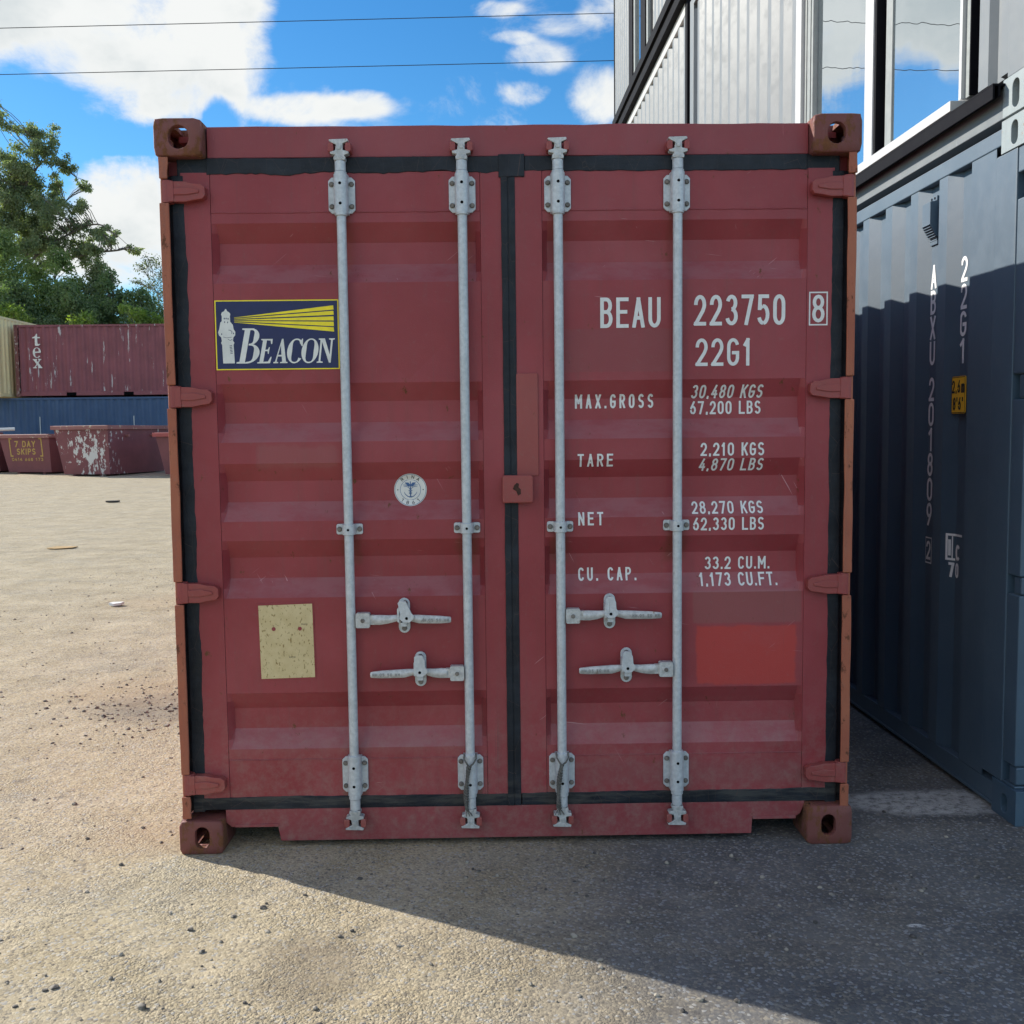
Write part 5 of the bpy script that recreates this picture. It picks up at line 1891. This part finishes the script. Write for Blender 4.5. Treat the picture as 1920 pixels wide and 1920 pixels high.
def skip_bin(cx, cy, ang, W_, L_, H_, lab, m, rim_m, face=None, group='skip bins in front of the blue containers'):
    """open-topped steel skip: tapered body, folded rim, lifting pins, skids; (cx, cy) is its near corner on the ground"""
    t = thing('skip_bin', lab, 'skip bin', (cx, cy, grade(cy)), ang, group)
    te, tl = 0.15, 0.24       # taper of the ends / the long sides
    # local: x to the left along the near end (negative), y along the length
    b = [(0, 0), (-W_, 0), (-W_, L_), (0, L_)]
    tp = [(te * .35, -tl * .5), (-W_ - te * 1.6, -tl * .5), (-W_ - te * 1.6, L_ + tl), (te * .35, L_ + tl)]
    z0, z1 = 0.06, H_ - .03
    mb = MB()
    th = 0.03
    inner_t = [(x - math.copysign(th, x + W_ / 2), y - math.copysign(th, y - L_ / 2)) for x, y in tp]
    inner_b = [(x - math.copysign(th, x + W_ / 2), y - math.copysign(th, y - L_ / 2)) for x, y in b]
    vs = [(x, y, z0) for x, y in b] + [(x, y, z1) for x, y in tp] + [(x, y, z1) for x, y in inner_t] + [(x, y, z0 + th) for x, y in inner_b]
    fs = [(3, 2, 1, 0), (12, 13, 14, 15)]
    for i in range(4):
        j = (i + 1) % 4
        fs += [(i, j, 4 + j, 4 + i), (4 + i, 4 + j, 8 + j, 8 + i), (8 + i, 8 + j, 12 + j, 12 + i)]
    mb.add(vs, fs)
    body = mb.build('body', m, t)
    # rim: channel round the top
    mb = MB()
    for i in range(4):
        p, q = tp[i], tp[(i + 1) % 4]
        d = Vector((q[0] - p[0], q[1] - p[1], 0)).normalized()
        nrm = Vector((d.y, -d.x, 0))
        if nrm.dot(Vector((p[0] + q[0], p[1] + q[1], 0)) / 2 - Vector((-W_ / 2, L_ / 2, 0))) < 0:
            nrm = -nrm
        a0, a1 = Vector((*p, 0)) - d * .05, Vector((*q, 0)) + d * .05
        pr = [(-.035, H_ - .12), (.055, H_ - .12), (.060, H_ - .015), (.045, H_), (-.035, H_)]
        n = len(pr)
        vv = [a + nrm * u + Vector((0, 0, z + (.0015 if i % 2 else 0))) for a in (a0, a1) for u, z in pr]
        mb.add(vv, [tuple(range(n - 1, -1, -1)), tuple(range(n, 2 * n))] + [(k, (k + 1) % n, n + (k + 1) % n, n + k) for k in range(n)])
    mb.build('rim', rim_m, t)
    for s, yy in ((0, L_ * .28), (0, L_ * .75), (1, L_ * .28), (1, L_ * .75)):
        x0 = 0.02 if s == 0 else -W_ - te
        x1 = x0 + (.14 if s == 0 else -.14)
        MB().cyl((x0, yy, H_ * .80), (x1, yy, H_ * .80), 0.045, n=10).build('lifting_lug', rim_m, t)
    for xx in (-W_ * .2, -W_ * .8):
        MB().box(xx - .05, xx + .05, 0.05, L_ - .05, 0.0, 0.0595).build('skid', m, t)
    if face:
        mb = MB()
        slope = (-tl * .5) / (z1 - z0)

        def P(u, v, l=0.0):
            return (u, (v - z0) * slope - .006 - l, v)
        face(mb, P, W_, H_)
        mb.build('lettering', M_gold, body, recalc=False)
    return t


def skip_words(mb, P, W_, H_):
    c = -W_ * .55
    letters(mb, '7 DAY', c - .42, c + .42, .86, 1.06, P, sw=.19, shear=.12, gap=.3)
    letters(mb, 'SKIPS', c - .36, c + .40, .62, .82, P, sw=.19, shear=.12, gap=.3)
    ribbon(mb, [(c - .50, 1.13), (c - .60, 1.13), (c - .60, .58), (c - .50, .58)], .022, P, maxlen=2)
    ribbon(mb, [(c + .58, 1.13), (c + .68, 1.13), (c + .68, .58), (c + .58, .58)], .022, P, maxlen=2)
    letters(mb, '0414 668 173', c - .58, c + .68, .42, .52, P, sw=.2, gap=.3)


M_peel = chipped('peeling_skip', (0.165, 0.052, 0.058), (0.58, 0.57, 0.55), 7.5, 0.585, 0.55,
                 boost=[(-11.2, 27.6, 1.1, 0.95, 0.11), (-10.9, 27.5, 0.7, 0.6, 0.09), (-9.7, 29.6, 1.0, 1.0, -0.20), (-10.0, 28.6, 1.0, 1.0, -0.22), (-10.2, 30.3, 1.0, 1.0, -0.2), (-11.9, 27.9, 0.4, .6, -.08), (-10.6, 27.4, 0.3, .4, -.05)])
skip_bin(-10.487, 27.32, R(-16), 1.62, 2.75, 1.53, 'large maroon skip bin with white paint peeling off its end', M_peel, M_skiprim)
skip_bin(-12.989, 29.06, R(-20), 1.72, 2.6, 1.27, 'maroon skip bin lettered 7 DAY SKIPS in faded gold', M_skip, M_skiprim, skip_words)
skip_bin(-7.15, 26.6, R(-14), 1.62, 2.6, 1.30, 'maroon skip bin with a red rim, partly hidden by the big container\'s edge', M_skip, M_skipred)
skip_bin(-15.25, 30.4, R(-14), 1.72, 2.6, 1.25, 'dark maroon skip bin at the far left, heaped with rubbish', M_skip, M_skiprim)
# what lies in the left skip
cx, cy = -15.9, 31.3
gz = grade(cy)
o = MB().tube([(-15.75, 30.3, gz + 1.34), (-15.45, 30.4, gz + 1.40), (-14.85, 30.7, gz + 1.42)], 0.055, 12).build('plastic_pipe', M_signwhite)
label(o, 'white plastic pipe lying across the rubbish in the far left skip', 'pipe')
mb = MB()
rr = random.Random(4)
for k in range(9):
    x, y = cx + rr.uniform(-.5, .5), cy + rr.uniform(-.9, .5)
    q = rr.uniform(0, 3)
    s = rr.uniform(.18, .4)
    a = [(x + s * math.cos(q + i * 1.57) * rr.uniform(.6, 1.2), y + s * math.sin(q + i * 1.57) * rr.uniform(.6, 1.2)) for i in range(4)]
    mb.prism(a, gz + .75, gz + 1.2 + rr.uniform(-.05, .14), 'z')
o = mb.build('rubble', M_texpost)
o['kind'] = 'stuff'
o['label'] = 'broken rubble filling the far left skip'

# ------------------------------------------------------------------ trees beyond the yard
def leaf_material(name, dark, light, trans, hue_scale=0.9):
    m, N = mat(name)
    p = N.pos()
    a = N.step(N.noise(p, hue_scale, 4, 0.6), 0.35, 0.68)
    b = N.step(N.noise(p, 9.0, 2, 0.5), 0.35, 0.65)
    col = N.mix(N.math('MULTIPLY', N.math('ADD', a, b), 0.5), dark, light)
    df = N.bsdf(col, 0.55, 0, None, 0.35)
    tr = N.n('ShaderNodeBsdfTranslucent')
    N.put(tr.inputs[0], N.mix(1.0, col, trans, 'MULTIPLY'))
    ms = N.n('ShaderNodeMixShader')
    ms.inputs[0].default_value = 0.38
    N.put(ms.inputs[1], df)
    N.put(ms.inputs[2], tr.outputs[0])
    N.out(ms.outputs[0])
    return m


L_gum = leaf_material('gum_leaves', (0.150, 0.195, 0.125), (0.270, 0.300, 0.160), (1.5, 1.7, 0.7))
L_dark = leaf_material('dark_leaves', (0.115, 0.170, 0.100), (0.205, 0.260, 0.120), (1.5, 1.8, 0.6))
L_mid = leaf_material('mid_leaves', (0.150, 0.210, 0.100), (0.270, 0.325, 0.130), (1.6, 1.9, 0.6))
L_fresh = leaf_material('fresh_leaves', (0.13, 0.19, 0.045), (0.23, 0.30, 0.085), (1.8, 2.0, 0.6))
L_pale = leaf_material('pale_leaves', (0.085, 0.115, 0.065), (0.15, 0.18, 0.10), (1.5, 1.6, 0.8))
M_bark = plain('grey_bark', (0.17, 0.145, 0.12), 0.85, 0, 0.4, 6, 0.4)


def crown(parent, clumps, per_m2, size, m, seed, droop=0.3, shell=2.0):
    """leaf blades scattered through round clumps (x, y, z, r)"""
    g = np.random.default_rng(seed)
    C_, S_ = [], []
    for x, y, z, r in clumps:
        n = int(per_m2 * r * r)
        d = g.normal(size=(n, 3))
        d /= np.linalg.norm(d, axis=1)[:, None]
        rad = g.random(n) ** (1 / shell)
        rad *= 1 + 0.22 * np.sin(d[:, 0] * 5 + seed) * np.cos(d[:, 2] * 6 + x) + g.normal(size=n) * 0.07
        C_.append(np.array([x, y, z]) + d * rad[:, None] * np.array([r, r, r * 0.78]))
        S_.append(size * g.uniform(0.65, 1.35, n))
    P = np.concatenate(C_)
    s = np.concatenate(S_)
    n = len(P)
    u = g.normal(size=(n, 3))
    u[:, 2] -= droop * 2
    u /= np.linalg.norm(u, axis=1)[:, None]
    w = g.normal(size=(n, 3))
    v = np.cross(u, w)
    v /= np.linalg.norm(v, axis=1)[:, None]
    a = P
    b = P + u * s[:, None] * .5 + v * s[:, None] * .26
    c = P + u * s[:, None]
    d = P + u * s[:, None] * .5 - v * s[:, None] * .26
    V = np.stack([a, b, c, d], 1).reshape(-1, 3).astype(np.float32)
    me = bpy.data.meshes.new('crown')
    me.vertices.add(4 * n)
    me.vertices.foreach_set('co', V.ravel())
    me.loops.add(4 * n)
    me.loops.foreach_set('vertex_index', np.arange(4 * n, dtype=np.int32))
    me.polygons.add(n)
    me.polygons.foreach_set('loop_start', np.arange(0, 4 * n, 4, dtype=np.int32))
    me.materials.append(m)
    me.update(calc_edges=True)
    o = bpy.data.objects.new('crown', me)
    COL.objects.link(o)
    o.parent = parent
    return o


def limb(mb, p, q, r0, r1, rr, sag=0.12, n=7):
    p, q = Vector(p), Vector(q)
    d = (q - p).length
    off = Vector((rr.uniform(-1, 1), rr.uniform(-1, 1), 0)) * d * 0.08
    pts, rad = [], []
    for i in range(n + 1):
        t = i / n
        pts.append(p.lerp(q, t) + off * math.sin(PI * t) + Vector((0, 0, d * sag * math.sin(PI * t))) + Vector((rr.uniform(-1, 1), rr.uniform(-1, 1), rr.uniform(-1, 1))) * d * .012)
        rad.append(r0 + (r1 - r0) * t)
    mb.tube(pts, rad, 7)
    return pts


def tree(name, lab, cat, base, clumps, per_m2, size, leaf, seed, trunk_r, forks, group=None, droop=0.3, twigs=3, shell=2.0, bark=None, boughs=()):
    """forks: world points the trunk passes through; every clump is reached by its own limb"""
    x0, y0, z0 = base
    t = thing(name, lab, cat, base, 0, group)
    rr = random.Random(seed)
    L = lambda p: (p[0] - x0, p[1] - y0, p[2] - z0)
    mb = MB()
    pts = [Vector((0, 0, -0.1))] + [Vector(L(p)) for p in forks]
    path, rads = [], []
    for i in range(len(pts) - 1):
        for k in range(5):
            f = (i + k / 5) / (len(pts) - 1)
            path.append(pts[i].lerp(pts[i + 1], k / 5) + Vector((rr.uniform(-.03, .03), rr.uniform(-.03, .03), 0)))
            rads.append(trunk_r * (1 - .75 * f))
    path.append(pts[-1])
    rads.append(trunk_r * .25)
    mb.tube(path, rads, 10)
    for bg in boughs:
        pp = [Vector(L(p)) for p in bg]
        k0 = len(path)
        for i in range(len(pp) - 1):
            a0, a1 = pp[max(i - 1, 0)], pp[min(i + 2, len(pp) - 1)]
            for k in range(6):
                u = k / 6
                q = 0.5 * ((2 * pp[i]) + (pp[i + 1] - a0) * u + (2 * a0 - 5 * pp[i] + 4 * pp[i + 1] - a1) * u * u + (-a0 + 3 * pp[i] - 3 * pp[i + 1] + a1) * u ** 3)
                path.append(q)
                rads.append(trunk_r * .30 * (1 - .88 * (i + u) / (len(pp) - 1)) + .012)
        mb.tube(path[k0:], rads[k0:], 8)
    loc = [(*L(c[:3]), c[3]) for c in clumps]
    for c in loc:
        q = Vector(c[:3])
        best = min(range(2, len(path)), key=lambda i: (path[i] - q).length + max(0, path[i].z - q.z + .3) * 2.0)
        pp = limb(mb, path[best], q, min(rads[best] * .5, .022 + c[3] * .03), 0.010, rr, 0.06)
        for k in range(twigs):
            e = q + Vector((rr.gauss(0, 1), rr.gauss(0, 1), rr.gauss(0, .8))).normalized() * c[3] * rr.uniform(.6, .98)
            limb(mb, pp[rr.randint(3, len(pp) - 1)], e, 0.011, 0.005, rr, 0.05, 4)
    mb.build('trunk', bark or M_bark, t, smooth=60)
    crown(t, loc, per_m2, size, leaf, seed, droop, shell)
    return t


GUM = [(-21.95, 16.30, .70), (-20.95, 15.82, .65), (-20.13, 15.19, .59), (-19.50, 14.50, .48), (-18.98, 13.86, .34), (-22.54, 14.95, .75), (-21.43, 14.47, .70),
       (-20.65, 13.75, .48), (-22.39, 13.61, .65), (-21.58, 12.67, .70), (-20.49, 13.03, .38), (-22.50, 11.85, .75), (-21.30, 11.60, .65), (-20.08, 12.40, .55),
       (-19.42, 11.80, .52), (-20.35, 10.92, .60), (-18.88, 12.43, .43), (-18.30, 11.62, .48), (-17.68, 11.23, .40), (-17.15, 10.92, .27), 
       (-19.14, 10.55, .48), (-18.45, 10.48, .40), (-23.5, 14.8, .80), (-23.6, 13.6, 1.07), (-23.8, 11.7, 1.07), (-24.9, 14.6, 1.0), (-25.2, 13.0, 1.1), (-22.2, 14.2, .8), (-21.9, 13.2, .7), (-22.3, 12.7, .8), (-21.9, 11.3, .8), (-22.6, 10.6, .8), (-21.2, 10.5, .6), (-20.2, 11.6, .5), (-19.6, 11.1, .45)]
rr = random.Random(31)
gum_cl = []
for x, z, r in GUM:          # every leaf mass is several ragged sprays at differing depth
    y = 48 + rr.uniform(-1.6, 1.6)
    for k in range(11):
        gum_cl.append((x + rr.gauss(0, .62) * r, y + rr.gauss(0, 1.0) * r, z + rr.gauss(0, .46) * r, r * rr.uniform(.36, .66)))
tree('gum_tree', 'tall spreading gum tree with airy arching boughs, highest of the trees over the yard', 'tree', (-24.2, 48.0, grade(48)), gum_cl, 1700, 0.122, L_gum, 5, 0.26,
     [(-24.0, 48, 4.0), (-23.6, 48, 8.0), (-23.9, 48, 11.0), (-23.6, 48, 13.5)], droop=0.55, twigs=1, shell=1.7,
     boughs=[[(-23.7, 48, 9.6), (-22.4, 47.6, 12.2), (-21.3, 47.5, 14.2), (-20.3, 47.6, 15.0), (-19.1, 47.8, 14.0)],
             [(-23.6, 48, 8.4), (-22.0, 48.4, 10.6), (-20.9, 48.5, 12.4), (-20.0, 48.4, 13.2)],
             [(-23.6, 48, 8.0), (-21.5, 48, 10.4), (-19.8, 47.8, 11.4), (-18.3, 47.8, 11.9), (-17.3, 47.9, 11.2)],
             [(-23.7, 48, 7.4), (-21.2, 48.3, 9.9), (-18.9, 48.2, 10.55), (-17.4, 48.1, 10.70), (-16.85, 48, 10.88)],
             [(-23.9, 48, 10.5), (-23.0, 48.8, 13.6), (-22.3, 48.8, 15.4)], [(-24, 48, 9), (-24.8, 48.6, 12.0), (-25.0, 48.6, 14.2)]])


def bushy(x, y, top, hw, seed, zlo):
    """clumps of a dense crown between zlo and top"""
    r_ = random.Random(seed)
    cl = []
    n = int(20 + hw * 22)
    for i in range(n):
        t = (i + r_.random()) / n
        z = zlo + (top - zlo) * t
        prof = hw * (math.sin(PI * min(1, 0.18 + 0.80 * t)) ** .6)
        a = r_.uniform(0, 2 * PI)
        q = prof * math.sqrt(r_.random()) * .92
        r = r_.uniform(.36, .70) * (0.75 + .25 * hw) * (1.0 if t < .85 else .7)
        cl.append((x + q * math.cos(a), y + q * math.sin(a), z - r * .5, r))
    return cl


WOOD = [(-21.8, 45.0, 11.1, 1.9, L_mid, 'mid green bushy tree under the gum\'s boughs, at the far left'),
        (-19.8, 46.0, 10.5, 1.5, L_mid, 'leafy mid green tree below the gum\'s lowest bough'),
        (-18.3, 47.2, 10.1, 1.2, L_gum, 'round grey-green tree top showing behind the darker trees'),
        (-16.75, 45.0, 9.25, 1.25, L_dark, 'dark dense tree, tallest just left of the thin pale tree'),
        (-15.3, 44.6, 8.4, 1.1, L_dark, 'low dark tree in front of the thin pale tree'),
        (-13.9, 45.2, 8.2, 1.1, L_mid, 'green tree partly hidden by the maroon container\'s top left post'),
        (-24.0, 44.2, 10.2, 1.9, L_dark, 'dark bushy tree at the far left, in front of the gum trunk'),
        (-20.4, 43.2, 8.6, 1.6, L_dark, 'dark shady tree behind the cream container'),
        (-18.0, 43.2, 8.5, 1.5, L_dark, 'dark shady tree rising over the middle of the chipped maroon container')]
for i, (x, y, top, hw, lf, lab) in enumerate(WOOD):
    z0 = grade(y)
    tree('bushy_tree', lab, 'tree', (x, y, z0), bushy(x, y, top, hw, 50 + i, 3.2), 1700, 0.128, lf, 70 + i, 0.16,
         [(x + .1, y, z0 + 2.0), (x - .1, y, z0 + 4.5), (x + .05, y, top - 1.6)], 'trees in the wood beyond the yard', droop=0.2, twigs=1, shell=2.4)
PALE = [(-17.01, 10.19, .50), (-16.45, 10.46, .61), (-16.06, 9.91, .78), (-16.77, 9.25, .73), (-15.97, 8.83, .84), (-17.23, 9.38, .39), (-15.4, 10.2, .7), (-15.2, 9.2, .8), (-16.4, 8.2, .7)]
tree('thin_tree', 'thin pale tree with sparse twiggy crown, against the cloud beside the maroon container', 'tree', (-16.1, 50.0, grade(50)),
     [(x, 50 + .3 * math.sin(7 * x), z, r) for x, z, r in PALE], 420, 0.12, L_pale, 91, 0.11, [(-16.1, 50, 3.5), (-16.2, 50, 6.5), (-16.2, 50, 8.8)], twigs=16, shell=1.6,
     bark=plain('pale_bark', (0.30, 0.27, 0.22), .85, 0, .3, 8, .3))
for lab, base, cl in (('bright green young tree peeping over the cream container', (-19.9, 41.5), [(-20.09, 7.05, .47), (-19.59, 6.93, .47), (-19.15, 6.63, .33), (-20.63, 6.83, .59), (-19.85, 6.48, .47), (-20.2, 5.8, .6)]),
                      ('small bright green sapling just over the middle of the chipped maroon container', (-16.75, 41.5), [(-17.09, 6.61, .33), (-16.62, 6.75, .33), (-16.35, 6.51, .28), (-16.87, 6.38, .33), (-16.7, 5.9, .4)]),
                      ('wide bright green young tree over the right end of the chipped maroon container', (-14.2, 41.5), [(-14.88, 7.05, .28), (-14.55, 6.86, .38), (-14.09, 6.72, .38), (-13.64, 6.58, .38), (-14.29, 6.49, .38), (-13.3, 6.39, .33), (-14.1, 5.9, .5)])):
    x, y = base
    tree('young_tree', lab, 'tree', (x, y, grade(y)), [(a, y + .2 * math.sin(9 * a), c, r) for a, c, r in cl], 1100, 0.15, L_fresh, int(abs(x) * 10), 0.07,
         [(x, y, 2.5), (x + .1, y, 4.2), (x, y, 5.6)], 'young trees behind the far containers', twigs=2)

# ------------------------------------------------------------------ loose stones and litter on the ground
M_stone = None


def stone_material():
    m, N = mat('loose_stone')
    p = N.pos()
    k = N.noise(N.scaled(p, (1, 1, 1)), 37.0, 1, 0.4)
    col = N.mix(N.step(k, 0.38, 0.62), (0.09, 0.082, 0.075), (0.36, 0.32, 0.26))
    N.out(N.bsdf(col, 0.9, 0, N.bump(N.noise(p, 300, 3), .4, .002), .2))
    return m


g = np.random.default_rng(12)
V, F = [], []
ico = [(0, 0, 1), (.89, 0, .45), (.28, .85, .45), (-.72, .53, .45), (-.72, -.53, .45), (.28, -.85, .45), (.72, .53, -.45), (-.28, .85, -.45), (-.89, 0, -.45), (-.28, -.85, -.45), (.72, -.53, -.45), (0, 0, -1)]
icf = [(0, 1, 2), (0, 2, 3), (0, 3, 4), (0, 4, 5), (0, 5, 1), (1, 6, 2), (2, 7, 3), (3, 8, 4), (4, 9, 5), (5, 10, 1), (2, 6, 7), (3, 7, 8), (4, 8, 9), (5, 9, 10), (1, 10, 6), (11, 7, 6), (11, 8, 7), (11, 9, 8), (11, 10, 9), (11, 6, 10)]
spots = []
for k in range(5200):
    spots.append((g.uniform(-3.2, 3.0), -1.7 + 9.5 * g.random() ** 1.6, 0.0018 + 0.0075 * g.random() ** 4))
for k in range(420):
    spots.append((g.normal(-0.62, .36), g.normal(2.05, .30), 0.003 + .009 * g.random() ** 2))
for k in range(7):
    spots.append((g.uniform(-2.6, 2.6), g.uniform(-1.0, 3.0), 0.008 + .005 * g.random()))
spots += [(0.398, -0.43, .011), (0.21, -0.571, .010), (0.205, -0.993, .013), (1.553, -0.569, .010), (0.402, -0.40, .006)]
for x, y, r in spots:
    if -0.05 < x < 2.5 and y > -0.03:
        continue
    sc_ = np.array([r * g.uniform(.8, 1.5), r * g.uniform(.8, 1.5), r * g.uniform(.45, .8)])
    a = g.uniform(0, 6.28)
    ca, sa = math.cos(a), math.sin(a)
    b = len(V)
    for v in ico:
        q = np.array(v) * sc_ * g.uniform(.78, 1.2, 3)
        V.append((x + q[0] * ca - q[1] * sa, y + q[0] * sa + q[1] * ca, grade(y) + sc_[2] * .5 + q[2]))
    F += [(b + i, b + j, b + k) for i, j, k in icf]
mb = MB()
mb.v, mb.f, mb.m = V, F, [0] * len(F)
o = mb.build('gravel', stone_material(), recalc=False)
o['kind'] = 'stuff'
o['label'] = 'loose gravel scattered over the asphalt'


def scrap(name, lab, cat, x, y, pts, h, m, curl=0.0):
    r_ = random.Random(name)
    mb = MB()
    z = grade(y)
    n = len(pts)
    vs = [(x + a, y + b, z + 0.003 + curl * abs(a) * 1.5) for a, b in pts] + [(x + a, y + b, z + 0.003 + h + curl * abs(a) * 1.5) for a, b in pts]
    mb.add(vs, [tuple(range(n - 1, -1, -1)), tuple(range(n, 2 * n))] + [(i, (i + 1) % n, n + (i + 1) % n, n + i) for i in range(n)])
    return label(mb.build(name, m), lab, cat)


scrap('cardboard_scrap', 'flattened tan piece of cardboard lying on the gravelly yard', 'cardboard', -4.43, 9.55, [(-.17, -.10), (-.05, -.15), (.14, -.08), (.17, .04), (.05, .13), (-.13, .10)], .008,
      plain('cardboard', (.44, .29, .13), .9, 0, .2, 20, .2), .03)
scrap('rag', 'dark flat scrap lying on the yard in front of the skip bins', 'scrap', -6.61, 17.1, [(-.12, -.06), (-.04, -.10), (.08, -.08), (.13, .04), (.04, .10), (-.09, .06)], .03,
      plain('dark_rag', (.05, .045, .04), .9, 0, .4, 20, .3), .03)
scrap('paper_scrap', 'small white crumpled paper on the yard left of the maroon container', 'paper', -2.19, 5.32, [(-.055, -.03), (-.01, -.05), (.05, -.025), (.06, .02), (.01, .045), (-.04, .03)], .022,
      plain('white_paper', (.75, .75, .72), .8, 0, .05, 30, .3), .1)
